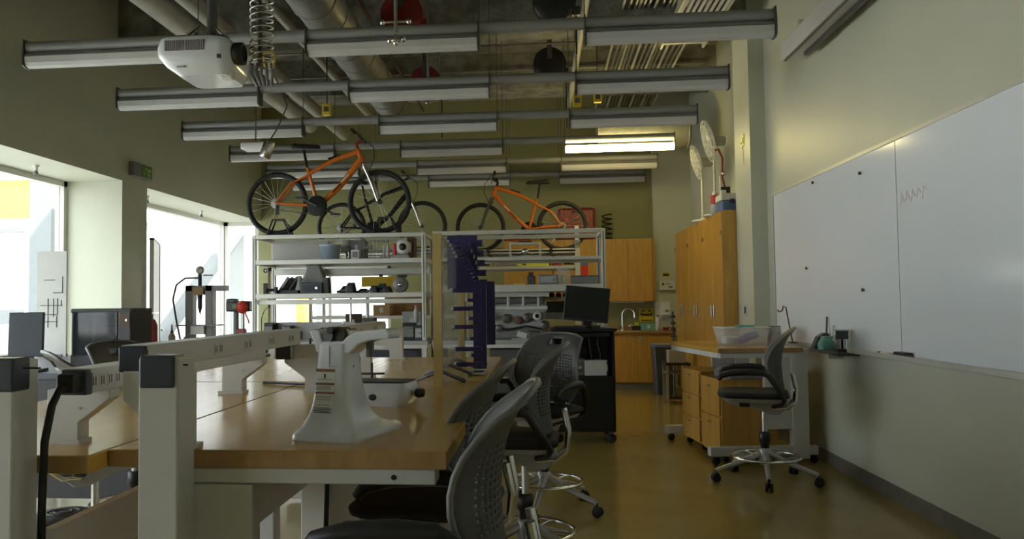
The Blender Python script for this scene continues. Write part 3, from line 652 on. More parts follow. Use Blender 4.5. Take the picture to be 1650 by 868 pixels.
def span(x0, x1, ytop, Y):
    a, b = q(x0, ytop, Y), q(x1, ytop, Y); return (a.x + b.x) / 2, abs(b.x - a.x), (a.z + b.z) / 2
def carton(label, x0, x1, yt, Y, base, d, m='cardboard', rz=0., cat='box', name='carton'):
    cx, w, zt = span(x0, x1, yt, Y); h = max(.03, zt - base); t = thing(name, label, cat, (cx, Y + d / 2, base), rz)
    part('body', m, t, (0, 0, h / 2), (w, d, h), .004); part('lid', m, t, (0, 0, h + .003), (w + .006, d + .006, .012)); part('tape', 'paper', t, (0, -d / 2 - .001, h * .55), (w * .18, .003, h * .5))
    return t
def tub(label, x0, x1, yt, Y, base, m, taper=.8, name='tub', cat='tub', sc=1.):
    cx, w, zt = span(x0, x1, yt, Y); h = zt - base; r = w / 2; t = thing(name, label, cat, (cx, Y + r, base))
    MB().lathe([(0, .004), (r * taper - .004, .004), (r - .006, h), (r + .004, h + .002), (r + .004, h - .015), (r - .002, h - .016), (r * taper, 0), (0, 0)], n=24).build('shell', m, t)
    MB().tube([(r * math.cos(a), r * math.sin(a), h) for a in [k * PI / 12 for k in range(24)]], .006, 6, True).build('rim', m, t); return t
def bottle(label, px, w, yt, Y, base, m, cap='white_plastic', name='bottle', group=None):
    p = q(px, yt, Y); h = p.z - base; r = w / 2; t = thing(name, label, 'bottle', (p.x, Y, base), 0, group)
    MB().lathe([(0, 0), (r, .0), (r, h * .62), (r * .85, h * .72), (r * .4, h * .82), (r * .4, h * .88), (0, h * .88)], n=14).build('body', m, t)
    MB().lathe([(r * .45, h * .86), (r * .45, h), (0, h)], n=12).build('cap', cap, t); return t
def case(label, x0, x1, yt, Y, base, d, m, m2='black_plastic', name='equipment_case', cat='case', rz=0.):
    cx, w, zt = span(x0, x1, yt, Y); h = max(.03, zt - base); t = thing(name, label, cat, (cx, Y + d / 2, base), rz)
    part('shell', m, t, (0, 0, h * .5), (w, d, h), .008); part('front_panel', m2, t, (0, -d / 2 - .003, h * .5), (w * .8, .008, h * .6)); MB().cyl((w * .25, -d / 2 - .02, h * .5), (w * .25, -d / 2, h * .5), min(w, h) * .12).build('knob', 'steel', t); return t

S1, S2, S3 = 1.775, 1.41, .90
# top shelf of the left rack
t = thing('grey_sheet', 'plain pale grey sheet leaning at the left of the rack', 'sheet', (-2.68, 9.0, S1)); part('sheet', 'paper', t, (0, 0, .125), (.66, .012, .25)); part('edge_strip', 'alu_frame', t, (0, -.008, .245), (.66, .006, .014)); part('edge_strip', 'mid_grey', t, (.325, -.008, .12), (.014, .006, .24))
tub('pale blue plastic tub on the left rack', 511, 545, 394, 8.62, S1, 'pale_blue', name='plastic_tub')
p = q(551, 384, 8.72); t = thing('table_lamp', 'small table lamp with a white cone shade on the rack', 'lamp', (p.x, 8.93, S1))
MB().lathe([(.05, 0), (.05, .012), (.012, .02), (.01, .05), (.022, .07), (.012, .09), (.008, .14)], n=14).build('base', 'steel', t); MB().lathe([(.068, .12), (.045, .235)], n=18).build('shade', 'paper', t, solid=.003)
carton('dark grey cardboard box standing behind the lamp', 562, 586, 388, 8.85, S1, .25, 'mid_grey')
t = thing('photo_frame', 'small white framed picture beside the lamp', 'frame', (q(575, 405, 8.6).x, 8.52, S1)); part('frame', 'paper', t, (0, 0, .05), (.09, .015, .10), .003); part('picture', 'mid_grey', t, (0, -.009, .05), (.06, .003, .06))
t = thing('machine_vice', 'dark upright steel clamp on the left rack', 'clamp', (q(586, 405, 8.62).x, 8.60, S1)); part('column', 'dark_steel', t, (0, 0, .11), (.04, .05, .22)); part('jaw', 'dark_steel', t, (.05, 0, .13), (.09, .04, .03)); part('foot', 'dark_steel', t, (0, .03, .01), (.1, .14, .02))
for k in range(4): bottle('clear plastic measuring cylinder on the left rack', 598 + k * 5.5, .035, 386, 8.66 + .03 * (k % 2), S1, 'clear_plastic', 'light_grey', 'measuring_cylinder', 'measuring cylinders on the left rack')
for k in range(2): bottle('tall pale green tube beside the cylinders', 619 + k * 6, .034, 387, 8.68, S1, 'bench_cream', 'green', 'sample_tube', 'tubes on the left rack')
p = q(646, 415, 8.62); t = thing('hose_reel', 'small red and white round reel on the left rack', 'reel', (p.x, 8.66, S1))
part('base', 'light_grey', t, (0, 0, .02), (.16, .1, .04)); MB().lathe([(.03, -.04), (.08, -.04), (.08, -.03), (.045, -.03), (.045, .03), (.08, .03), (.08, .04), (.03, .04)], (.02, 0, .13), 20, axis='Y').build('drum', 'white_plastic', t); MB().lathe([(0, -.02), (.04, -.02), (.04, .02), (0, .02)], (.02, -.03, .13), 14, axis='Y').build('hub', 'black_plastic', t); part('red_bracket', 'red_bright', t, (-.07, -.02, .10), (.04, .06, .13), .01)
carton('brown upright carton at the right end of the left rack', 656, 667, 383, 8.75, S1, .2, 'brown')
# middle shelf of the left rack
t = thing('dumbbell_clamp', 'black dumbbell shaped clamp at the left end of the shelf', 'clamp', (q(435, 468, 8.6).x, 8.6, S2)); part('plate', 'black_plastic', t, (-.045, 0, .06), (.035, .08, .12), .004); MB().cyl((-.04, 0, .045), (.07, 0, .045), .016).build('bar', 'black_plastic', t); part('plate', 'black_plastic', t, (.07, 0, .045), (.02, .07, .07)); 
t = thing('ring_gauge', 'small steel ring hanging on the shelf upright', 'ring', (q(428, 436, 8.43).x, 8.43, q(428, 436, 8.43).z)); MB().tube([(.02 * math.cos(a), 0, .02 * math.sin(a)) for a in [k * PI / 10 for k in range(20)]], .006, 6, True).build('ring', 'dark_steel', t); MB().lathe([(0, 0), (.016, 0), (.016, .006), (0, .006)], (0, .0, 0), 12, axis='Y').build('face', 'chrome', t)
t = thing('bundled_struts', 'slanted bundle of dark channel bars on the shelf', 'metal bars', (q(462, 468, 8.62).x, 8.68, S2))
for k in range(4): part('bar', 'grime' if k % 2 else 'mid_grey', t, (-.05 + .035 * k, .04 * k, .1), (.03, .05, .2), ry=.6)
part('cradle', 'black_plastic', t, (0, .05, .02), (.24, .2, .04))
t = thing('paper_cone', 'crumpled white paper cone between dark tools', 'paper', (q(482, 468, 8.75).x, 8.76, S2)); MB().lathe([(.05, 0), (.04, .06), (.02, .14), (.03, .2)], n=9).build('cone', 'paper', t, solid=.003); MB().lathe([(.03, .0), (.02, .08)], n=7).build('inner_fold', 'label_white', t, solid=.003)
case('low dark tool case on the middle shelf', 484, 519, 455, 8.6, S2, .22, 'slate')
t = thing('grey_hood', 'large pale grey hood shape standing on the middle shelf', 'hood', (q(503, 450, 8.9).x, 8.95, S2)); MB().loft([rr(-.14, .14, -.08, .08, 0, .02), rr(-.13, .16, -.08, .08, .13, .02), rr(-.075, .11, -.06, .06, .25, .02), rr(-.06, .08, -.06, .06, .32, .02)]).build('shell', 'light_grey', t); part('flange', 'mid_grey', t, (.01, 0, .325), (.16, .14, .012))
for k, (a, b, yt) in enumerate(((519, 532, 447), (545, 560, 460), (557, 573, 455), (574, 589, 464), (596, 608, 460), (604, 620, 456), (618, 632, 461))):
    cx, w, zt = span(a, b, yt, 8.66); h = zt - S2; t = thing('power_tool', ['dark folded tool with a blunt nose', 'low black tool lump on the middle shelf', 'black rounded motor housing', 'flat black tool with slim neck', 'dark purple handled tool', 'dark purple tool with domed top', 'black tool beside the wheel hub'][k], 'tool', (cx, 8.68 + .12 * (k % 2), S2))
    m = ['grime', 'black_plastic', 'black_plastic', 'dark_steel', 'slate', 'slate', 'black_plastic'][k]
    MB().loft([rr(-w * .5, w * .5, -.05, .05, 0, .012), rr(-w * .55, w * .45, -.055, .055, h * .5, .02), rr(-w * .25, w * .35, -.04, .04, h, .015)]).build('housing', m, t); MB().cyl((-w * .5, 0, h * .3), (-w * 1.0, 0, h * .22), .02, .012).build('nozzle', 'dark_steel', t)
p = q(645, 470, 8.64); t = thing('wheel_hub', 'round grey motor wheel on the middle shelf', 'wheel', (p.x, 8.66, S2)); MB().lathe([(0, -.03), (.07, -.03), (.085, -.015), (.085, .015), (.07, .03), (0, .03)], (0, 0, .085), 20, axis='Y').build('rotor', 'mid_grey', t); MB().lathe([(0, 0), (.025, 0), (.02, .02), (0, .02)], (0, -.05, .085), 12, axis='Y').build('axle', 'steel', t); part('arm', 'cardboard', t, (-.07, 0, .04), (.10, .03, .03), ry=.6); part('grip', 'black_plastic', t, (.02, 0, .18), (.1, .04, .03))
# bench level under the left rack
t = thing('tilted_tray', 'large flat grey tray propped at an angle on the rack bench', 'tray', (-2.42, 8.66, S3)); MB().prism([(-.55, .20), (.42, .20), (.52, .10), (.30, .02), (-.2, .0), (-.2, .07), (-.55, .07)], -.02, .02, 'Y').build('plate', 'light_grey', t, bevel=.004); part('prop', 'mid_grey', t, (.1, .08, .06), (.3, .14, .12))
carton('brown cardboard carton on the rear rack shelf seen under the middle shelf', 601, 628, 492, 10.3, 1.14, .3)
carton('crumpled brown paper bag on the rack bench', 556, 580, 507, 8.93, S3, .13, 'brown', .1)
t = thing('yellow_notice', 'yellow panel board standing behind the middle shelf', 'board', (q(613, 452, 10.3).x, 10.32, 1.53)); part('board', 'yellow', t, (0, 0, .05), (.5, .02, .13)); part('bracket', 'dark_steel', t, (0, .015, .1), (.05, .014, .2))
t = thing('wooden_panel', 'brown wood panel lying on the rear shelf under the yellow board', 'panel', (q(650, 478, 10.4).x, 10.68, 1.14)); part('panel', 'cab_brown', t, (0, 0, .15), (.6, .03, .3)); part('batten', 'cab_wood', t, (0, -.02, .26), (.6, .02, .06))
for k, (px, yt, m, lab) in enumerate(((565, 470, 'steel', 'tall thin steel stand rod on the rack bench'), (592, 478, 'alu_frame', 'pale aluminium upright on the rack bench'))):
    p = q(px, yt, 8.86); t = thing('stand_rod', lab, 'stand', (p.x, 8.86, S3)); MB().cyl((0, 0, 0), (0, 0, p.z - S3), .013 if k == 0 else .02, n=10).build('rod', m, t); part('foot', 'dark_steel', t, (0, 0, .008), (.12, .12, .016)); part('clamp', 'dark_steel', t, (.02, 0, .18), (.07, .03, .03))
bottle('blue spray bottle on the rack bench', 554, .07, 517, 8.5, S3, 'blue', 'white_plastic', 'spray_bottle'); bottle('clear bottle with grey cap on the rack bench', 571, .06, 514, 8.5, S3, 'clear_plastic', 'mid_grey'); bottle('white bottle on the rack bench by the post', 670, .05, 492, 8.9, S3 + .18, 'white_plastic')
for k, (a, b, yt) in enumerate(((583, 603, 512), (648, 668, 520), (668, 680, 524), (425, 440, 520), (455, 468, 525))):
    case(['dark greasy gearbox on the rack bench', 'black power supply on the rack bench', 'small dark meter beside the rack post', 'black handheld tool at the left end of the rack bench', 'dark flat tool tray on the rack bench'][k], a, b, yt, 8.48, S3, .16, ['grime', 'black_plastic', 'slate', 'black_plastic', 'dark_steel'][k], ['dark_steel', 'mid_grey', 'light_grey', 'mid_grey', 'grime'][k])
carton('pale storage box under the white bottle on the rack bench', 648, 678, 503, 8.9, S3, .2, 'light_grey')
t = thing('gooseneck_microphone', 'thin gooseneck stalk on the left rack bench', 'stalk', (q(420, 530, 8.5).x, 8.53, S3)); MB().tube([(0, 0, 0), (.0, 0, .25), (.03, 0, .33), (.08, 0, .37)], .005, 6).build('stalk', 'dark_steel', t); MB().ball((.085, 0, .373), .012, 8).build('tip', 'black_plastic', t); part('foot', 'black_plastic', t, (0, 0, .006), (.05, .05, .012))

# right rack contents
R1, R2 = 1.765, 1.475
t = thing('glass_case', 'small aluminium framed case holding a chrome part on the right rack', 'case', (q(846, 411, 8.6).x, 8.72, R1))
part('base', 'alu_frame', t, (0, 0, .012), (.34, .18, .024)); part('top', 'alu_frame', t, (0, 0, .155), (.34, .18, .02))
for s in (-.16, .16):
    for u in (-.08, .08): part('post', 'alu_frame', t, (s, u, .085), (.022, .022, .13))
MB().ball((0, 0, .075), .035, 12).build('chrome_part', 'chrome', t); MB().tube([(-.1, 0, .03), (-.03, 0, .05), (0, 0, .06), (.06, 0, .03), (.1, 0, .03)], .01, 6).build('crank', 'dark_steel', t); part('roll', 'black_plastic', t, (0, 0, .175), (.14, .04, .02))
for k, (px, h) in enumerate(((787, .05), (888, .05))): 
    t = thing('wall_hook', 'black bent hook under the upper beam of the rear rack', 'hook', (q(px, 409, 10.42).x, 10.42, q(px, 409, 10.42).z - .03), 0, 'black hooks on the rear rack'); MB().tube([(0, 0, .09), (0, 0, .02), (.02, 0, .0), (.05, 0, .005)], .010, 6).build('hook', 'black_plastic', t); part('plate', 'black_plastic', t, (0, .012, .07), (.04, .02, .06))
case('yellow boxed tool kit on the shelf of the rear rack', 773, 791, 424, 10.5, 1.76, .2, 'yellow', 'black_plastic', 'tool_box', 'box')
case('bright red box on the rear rack beside the yellow level', 890, 905, 419, 10.5, 1.76, .2, 'red_bright', 'red_paint', 'tool_box', 'box')
case('yellow power tool case on the rear rack by the post', 906, 926, 419, 10.5, 1.76, .2, 'yellow', 'black_plastic', 'tool_box', 'box')
t = thing('spirit_level', 'long yellow spirit level lying on the rear rack', 'level', (q(860, 428, 10.48).x, 10.48, 1.76)); part('bar', 'lemon', t, (0, 0, .02), (.42, .03, .04)); part('vial', 'dark_steel', t, (-.12, -.016, .02), (.05, .004, .02)); part('end_cap', 'black_plastic', t, (.21, 0, .02), (.02, .034, .044))
case('grey mesh basket of clear parts on the rear rack', 797, 834, 425, 10.5, 1.76, .2, 'light_grey', 'mid_grey', 'parts_basket', 'basket')
t = thing('red_banner', 'orange red strip hanging beyond the rack post', 'banner', (q(942, 440, 10.8).x, 10.8, 0)); part('strip', 'red_bright', t, (0, 0, 1.56), (.09, .02, .42)); part('header', 'blue', t, (0, 0, 1.83), (.09, .025, .12)); part('stand', 'dark_steel', t, (0, .02, .9), (.03, .02, 1.8)); part('foot', 'dark_steel', t, (0, .02, .01), (.14, .2, .02))
case('grey control box with silver buttons on the right rack', 867, 900, 442, 8.55, R2, .3, 'mid_grey', 'light_grey', 'control_box')
t = thing('plastic_bag', 'clear plastic bag with a lime bottle inside on the right rack', 'bag', (q(909, 460, 8.6).x, 8.62, R2)); MB().loft([rr(-.07, .06, -.06, .06, 0, .03), rr(-.085, .08, -.07, .07, .07, .03), rr(-.06, .06, -.05, .05, .14, .02), rr(-.10, .02, -.02, .02, .19, .008)]).build('film', 'clear_plastic', t); MB().lathe([(0, .005), (.03, .005), (.03, .08), (.012, .10), (0, .10)], (-.005, 0, 0), 12).build('lime_bottle', 'lemon', t)
t = thing('clear_block', 'small cluttered fixture with grey parts on the right rack', 'fixture', (q(856, 458, 8.7).x, 8.78, R2)); part('block', 'grime', t, (0, 0, .05), (.09, .1, .1), .01); part('knob', 'brown', t, (0, -.04, .12), (.05, .03, .04))
part('shelf_liner', 'lemon', thing('shelf_liner', 'lime green strip lying on the right rack shelf', 'strip', (q(837, 459, 8.52).x, 8.52, R2)), (0, 0, .006), (.12, .06, .012), .002)
t = thing('flat_screen_box', 'flat grey laptop shaped box at the right end of the rack', 'box', (q(943, 456, 8.6).x, 8.68, R2)); part('body', 'mid_grey', t, (0, 0, .04), (.28, .24, .08), .008); part('lid', 'grey_plastic', t, (0, 0, .085), (.28, .24, .012))

# engine on the bench
t = thing('engine', 'grey engine block with two round ports on the bench', 'engine', (-.22, 8.75, S3))
part('sump', 'mid_grey', t, (0, 0, .06), (.66, .3, .12), .02); part('block', 'light_grey', t, (0, 0, .2), (.62, .28, .18), .02); part('cylinder_head', 'light_grey', t, (0, -.01, .33), (.64, .24, .09), .015); part('rail', 'paper', t, (0, -.1, .475), (.70, .05, .05)); part('valve_cover', 'mid_grey', t, (0, .03, .41), (.6, .2, .07), .02)
for k in range(4): MB().tube([(-.24 + .16 * k, -.1, .46), (-.24 + .16 * k, -.16, .40), (-.24 + .16 * k, -.13, .32)], .018, 8).build('runner', 'light_grey', t)
for s in (-.26, .22): MB().lathe([(.022, -.03), (.045, -.03), (.045, .02), (.022, .02), (.022, -.03)], (s, -.18, .245), 18, axis='Y').build('port', 'paper', t); MB().lathe([(0, -.004), (.023, -.004), (.023, 0), (0, 0)], (s, -.19, .245), 12, axis='Y').build('port_bore', 'black_plastic', t)
for k, (x, z, r, m) in enumerate(((-.1, .22, .05, 'grime'), (.02, .20, .045, 'brown'), (.12, .23, .05, 'dark_steel'), (-.18, .12, .04, 'dark_steel'), (.3, .15, .05, 'dark_steel'))): MB().lathe([(0, -.03), (r * .7, -.03), (r, -.02), (r, .02), (0, .02)], (x, -.16, z), 14, axis='Y').build('pulley', m, t)
MB().tube([(-.33, -.14, .33), (.33, -.14, .33)], .024, 8).build('fuel_rail', 'paper', t); MB().tube([(-.3, -.14, .16), (-.1, -.17, .1), (.1, -.17, .14), (.3, -.14, .1)], .012, 6).build('hose', 'black_rubber', t)
t = thing('part_tray', 'white tray of dark castings in front of the engine', 'tray', (q(850, 530, 8.48).x, 8.50, S3)); part('tray', 'light_grey', t, (0, 0, .008), (.34, .14, .016)); part('casting', 'grime', t, (.06, 0, .055), (.13, .1, .08), .02); part('block', 'paper', t, (-.06, 0, .05), (.10, .06, .06), ry=.3)
for k in range(5): bottle('short metal tin standing on the sill behind the engine', 793 + k * 14, .075, 470, 9.0, 1.345, ['galv', 'brown', 'grime', 'galv', 'dark_steel'][k], 'steel', 'tin', 'tins behind the engine')
for k in range(4): bottle('brass capped jar in the row behind the engine', 878 + k * 11, .06, 470, 9.0, 1.345, 'grime', 'brass', 'jar', 'brass capped jars')
t = thing('steel_shelf', 'pale steel ledge behind the engine', 'shelf', (-.12, 9.02, S3)); part('ledge', 'light_grey', t, (0, 0, .425), (1.5, .2, .04)); part('lower_ledge', 'light_grey', t, (.45, -.06, .24), (.5, .1, .07)); part('upright', 'mid_grey', t, (-.70, .05, .22), (.04, .06, .44)); part('upright', 'light_grey', t, (.2, -.05, .22), (.03, .04, .44)); part('upright', 'mid_grey', t, (.72, .05, .22), (.04, .06, .44)); part('back_panel', 'slate', t, (.45, .06, .3), (.45, .02, .2))

# ================================================================== BIKES
def bike(label, loc, rz, paint, red=False, fork_m='steel', sc=1.):
    t = thing('mountain_bike', label, 'bicycle', loc, rz, None, sc); R = .335; bbx, bbz = .44, .30
    hub, fr = V(0, 0, R), V(1.09, 0, R); st, ht, hb, bb = V(.325, 0, .69), V(.865, 0, .885), V(.915, 0, .755), V(bbx, 0, bbz)
    fm = MB(); fm.tube([st + V(.01, 0, -.05), (st + ht) / 2 + V(0, 0, -.01), ht + V(0, 0, -.02)], [.020, .023, .03], 10); fm.tube([hb + V(-.02, 0, .02), V(.80, 0, .66), V(.67, 0, .50), bb], [.036, .034, .028, .026], 10); fm.tube([bb, st + V(0, 0, .02)], .019, 10); fm.tube([ht, hb], .028, 10); fm.cyl(bb + V(0, -.035, 0), bb + V(0, .035, 0), .026)
    for s in (-1, 1): fm.tube([st + V(.02, s * .02, -.06), V(.16, s * .045, .54), hub + V(0, s * .065, 0)], [.013, .012, .011], 8); fm.tube([bb + V(0, s * .03, 0), V(.2, s * .05, R - .01), hub + V(0, s * .065, 0)], [.014, .013, .011], 8)
    f = fm.build('frame', paint, t)
    if paint == 'orange_paint':
        for s in (-1, 1): MB().tube([V(.70, s * .029, .55), V(.77, s * .034, .62)], .007, 6).build('decal', 'white_plastic', f); MB().tube([V(.60, s * .026, .44), V(.69, s * .03, .53)], .008, 6).build('decal', 'black_paint', f); MB().tube([V(.55, s * .022, .795), V(.68, s * .026, .835)], .006, 6).build('decal', 'black_paint', f)
    fk = MB(); fk.tube([hb + V(.01, 0, -.02), V(.935, 0, .70)], .024, 8); fk.box((.94, 0, .69), (.05, .14, .04))
    for s in (-1, 1): fk.tube([V(.94, s * .06, .70), V(1.02, s * .062, .52), fr + V(-.01, s * .06, 0)], [.017, .017, .013], 8)
    fk.build('fork', fork_m, t)
    st_ = MB().tube([ht, ht + V(-.02, 0, .06)], .017, 8).tube([ht + V(-.02, 0, .06), ht + V(.05, 0, .10)], .016, 8).build('stem', 'red_paint' if red else 'black_paint', t)
    hbz = ht + V(.05, 0, .105); hbm = MB().tube([hbz + V(-.04, -.31, .035), hbz + V(-.02, -.15, .03), hbz + V(0, -.06, 0), hbz + V(0, .06, 0), hbz + V(-.02, .15, .03), hbz + V(-.04, .31, .035)], .012, 8).build('handlebar', 'black_paint', t)
    for s in (-1, 1): MB().cyl(hbz + V(-.037, s * .2, .033), hbz + V(-.04, s * .33, .036), .018, n=10).build('grip', 'black_rubber', hbm); MB().tube([hbz + V(-.02, s * .19, .03), hbz + V(.03, s * .21, .0), hbz + V(.035, s * .28, -.02)], .007, 6).build('brake_lever', 'dark_steel', hbm)
    MB().tube([hbz + V(.03, .1, 0), V(1.02, .05, .92), V(1.03, .04, .8), V(.97, .05, .66)], .004, 5).build('brake_cable', 'cable_black', t)
    MB().tube([st, V(.285, 0, .90)], .0145, 8).build('seatpost', 'black_paint', t)
    sp = [(.10, .03), (.17, .02), (.20, .0), (.17, -.02), (.10, -.03), (.0, -.05), (-.07, -.075), (-.10, -.05), (-.105, 0), (-.10, .05), (-.07, .075), (.0, .05)]
    MB().loft([[V(.265 + a, b * .8, .905) for a, b in sp], [V(.265 + a, b, .93) for a, b in sp], [V(.265 + a * .9, b * .6, .948 + (.015 if a < -.05 else 0)) for a, b in sp]]).build('saddle', 'black_rubber', t)
    cr = MB().lathe([(.0, -.006), (.10, -.006), (.108, -.003), (.108, .003), (.10, .006), (0, .006)], bb + V(0, -.05, 0), 24, axis='Y').build('chainring', 'black_paint', t)
    for s in (-1, 1): e = bb + V(s * .15, s * .075, -.075 * s); MB().tube([bb + V(0, s * .065, 0), e], .011, 8).build('crank_arm', 'dark_steel', cr); MB().box(e + V(0, s * .05, 0), (.09, .07, .02)).build('pedal', 'black_plastic', cr)
    MB().tube([bb + V(0, -.05, .095), hub + V(0, -.05, .04), hub + V(-.04, -.05, 0), hub + V(0.03, -.05, -.07), bb + V(0, -.05, -.095)], .005, 5).build('chain', 'dark_steel', t)
    MB().lathe([(0, -.012), (.05, -.012), (.055, 0), (.03, .012), (0, .012)], hub + V(0, -.045, 0), 18, axis='Y').build('cassette', 'light_grey', t); MB().box(hub + V(.02, -.06, -.07), (.03, .02, .1)).build('derailleur', 'black_plastic', t)
    for c in (hub, fr):
        w = MB().lathe([(R - .052, -.012), (R - .03, -.014), (R - .03, .014), (R - .052, .012), (R - .056, 0), (R - .052, -.012)], c, 40, axis='Y').build('wheel', 'black_paint', t)
        MB().tube([c + V((R - .025) * math.cos(a), 0, (R - .025) * math.sin(a)) for a in [k * 2 * PI / 44 for k in range(44)]], .0265, 8, True).build('tire', 'black_rubber', w)
        MB().lathe([(0, -.05), (.012, -.05), (.012, -.03), (.028, -.028), (.028, -.022), (.012, -.02), (.012, .02), (.028, .022), (.028, .028), (.012, .03), (.012, .05), (0, .05)], c, 12, axis='Y').build('hub', 'dark_steel', w)
        base = None
        for k in range(24):
            if base is None: base = MB().tube([(.02, -.025, 0), (R - .05, 0, 0)], .0015, 4).build('spoke', 'steel', w); o_ = base
            else: o_ = base.copy(); COL.objects.link(o_); o_.parent = w
            o_.location = c; o_.rotation_euler = (0, -2 * PI * k / 24, 0)
            o_.scale = (1, 1 if k % 2 else -1, 1)
        MB().box(c + V((R - .10) * .5, -.012, (R - .10) * -.8), (.02, .006, .06), ry=-.5).build('reflector', 'paper', w)
    return t
bike('orange mountain bike with dark red stem standing on the left rack', (q(447, 372, 8.72).x, 8.72, 2.06), 0, 'orange_paint', True, 'steel', 1.06)
bike('orange mountain bike facing the other way on the rear rack', (q(906, 372, 10.8).x, 10.78, 1.965), PI, 'orange_paint', False, 'dark_steel')
bike('black bike on the rear rack behind the orange bike', (q(549, 372, 10.55).x, 10.6, 1.985), 0, 'black_paint', False)
for (px, lab) in ((452, 'black trapezoid bike stand under the orange bike rear wheel'), (623, 'black trapezoid bike stand under the orange bike front wheel')):
    p = q(px, 372, 8.72); t = thing('bike_stand', lab, 'bike stand', (p.x, 8.72, 2.045))
    for s in (-.055, .055): MB().tube([(-.14, s, .015), (-.07, s, .19), (.05, s, .19), (.13, s, .015)], .011, 8).build('hoop', 'black_plastic', t)
    part('base_bar', 'black_plastic', t, (0, -.055, .012), (.34, .03, .024)); part('base_bar', 'black_plastic', t, (0, .055, .012), (.34, .03, .024)); part('cross_bar', 'black_plastic', t, (-.14, 0, .012), (.03, .14, .022)); part('cross_bar', 'black_plastic', t, (.13, 0, .012), (.03, .14, .022))
t = thing('aluminium_strut', 'pale aluminium strut leaning against the black bike', 'strut', (q(512, 375, 10.3).x, 10.3, 1.985)); MB().tube([(0, 0, 0), (.42, .3, .36)], .02, 4).build('strut', 'alu_frame', t); MB().tube([(.41, .29, .35), (.43, .31, .37)], .024, 4).build('end_cap', 'mid_grey', t)

# ================================================================== BACK WALL: SINK, CABINETS
t = thing('sink_cabinet', 'wooden sink base cabinet with plain doors', 'cabinet', (.95, 12.3, 0))
part('carcass', 'cab_wood', t, (0, -.03, .46), (2.0, .44, .72), .003); part('toe_kick', 'baseboard', t, (0, -.02, .05), (2.0, .42, .1))
for k in range(4):
    d_ = part('door', 'cab_wood', t, (-.75 + .5 * k, -.25, .46), (.49, .022, .70), .002); part('pull', 'steel', d_, (-.75 + .5 * k + (.2 if k % 2 == 0 else -.2), -.268, .74), (.02, .02, .09))
t = thing('sink_counter', 'tan laminate counter with backsplash above the sink cabinet', 'counter', (.95, 12.3, .82))
part('slab', 'cab_brown', t, (.02, -.055, .0175), (2.06, .50, .035), .004); part('backsplash', 'cab_brown', t, (-.1, .285, .05), (1.76, .02, .1)); part('basin', 'steel', t, (.38, -.02, .034), (.42, .36, .006), .002)
p = q(1003, 520, 12.42); t = thing('faucet', 'chrome gooseneck faucet at the sink', 'faucet', (p.x, 12.42, .855))
MB().lathe([(.03, 0), (.03, .02), (.016, .03), (.014, .1)], n=14).build('base', 'chrome', t); MB().tube([(.0, 0, .08)] + [(.085 - .085 * math.cos(a), -.05 * (1 - math.cos(a)), .24 + .085 * math.sin(a)) for a in [k * PI / 8 for k in range(9)]] + [(.17, -.1, .19)], .011, 8).build('spout', 'chrome', t); MB().tube([(-.0, 0, .06), (-.06, -.03, .08)], .008, 6).build('lever', 'chrome', t)
for s in (-.11,): MB().lathe([(.022, 0), (.022, .01), (.012, .02), (.018, .05), (0, .055)], (s, .0, 0), 12).build('tap', 'chrome', t)
t = thing('wall_cabinet', 'wooden double door wall cabinet above the sink', 'cabinet', (1.36, 12.42, 1.29))
part('carcass', 'cab_wood', t, (0, 0, .47), (.73, .34, .94), .003)
for s in (-1, 1): part('door', 'cab_wood', t, (s * .182, -.18, .47), (.358, .02, .93), .002)
part('filler', 'cab_wood', t, (.385, .0, .47), (.03, .32, .92)); part('under_light', 'white_plastic', t, (0, -.05, -.01), (.5, .06, .02))
for (x0, lab) in ((.62, 'wooden wall cabinet behind the rear rack post'), (-.12, 'wooden wall cabinet behind the mirrored orange bike')):
    t = thing('wall_cabinet', lab, 'cabinet', (x0, 12.42, 1.29)); part('carcass', 'cab_wood', t, (0, 0, .47), (.73, .34, .94), .003)
    for s in (-1, 1): part('door', 'cab_wood', t, (s * .182, -.18, .47), (.358, .02, .93), .002)
p = q(930, 335, 12.35); t = thing('red_case', 'big dark red plastic case standing on the wall cabinets', 'case', (.62, 12.42, 2.23)); part('shell', 'red_paint', t, (0, 0, .245), (.56, .24, .49), .04); part('lid_seam', 'black_plastic', t, (0, -.122, .3), (.55, .006, .01)); part('latch', 'red_bright', t, (-.15, -.125, .3), (.06, .02, .06)); part('latch', 'red_bright', t, (.15, -.125, .3), (.06, .02, .06)); part('handle', 'black_plastic', t, (0, -.13, .42), (.16, .03, .03), .008)
t = thing('red_case', 'flat red tray lying on the cabinet behind the bike', 'case', (-.28, 12.40, 2.23)); part('tray', 'red_paint', t, (0, 0, .03), (.42, .26, .06), .01); part('rim', 'red_bright', t, (0, 0, .062), (.43, .27, .01))
p = q(979, 383, 12.35); t = thing('black_spring', 'black coil spring standing on the wall cabinet', 'spring', (p.x, 12.38, 2.235)); MB().tube([(.075 * math.cos(j * PI / 7), .075 * math.sin(j * PI / 7), .01 + j / 14 * .075) for j in range(14 * 5)], .010, 6).build('coil', 'black_paint', t); part('pad', 'black_rubber', t, (0, 0, .005), (.12, .12, .01))
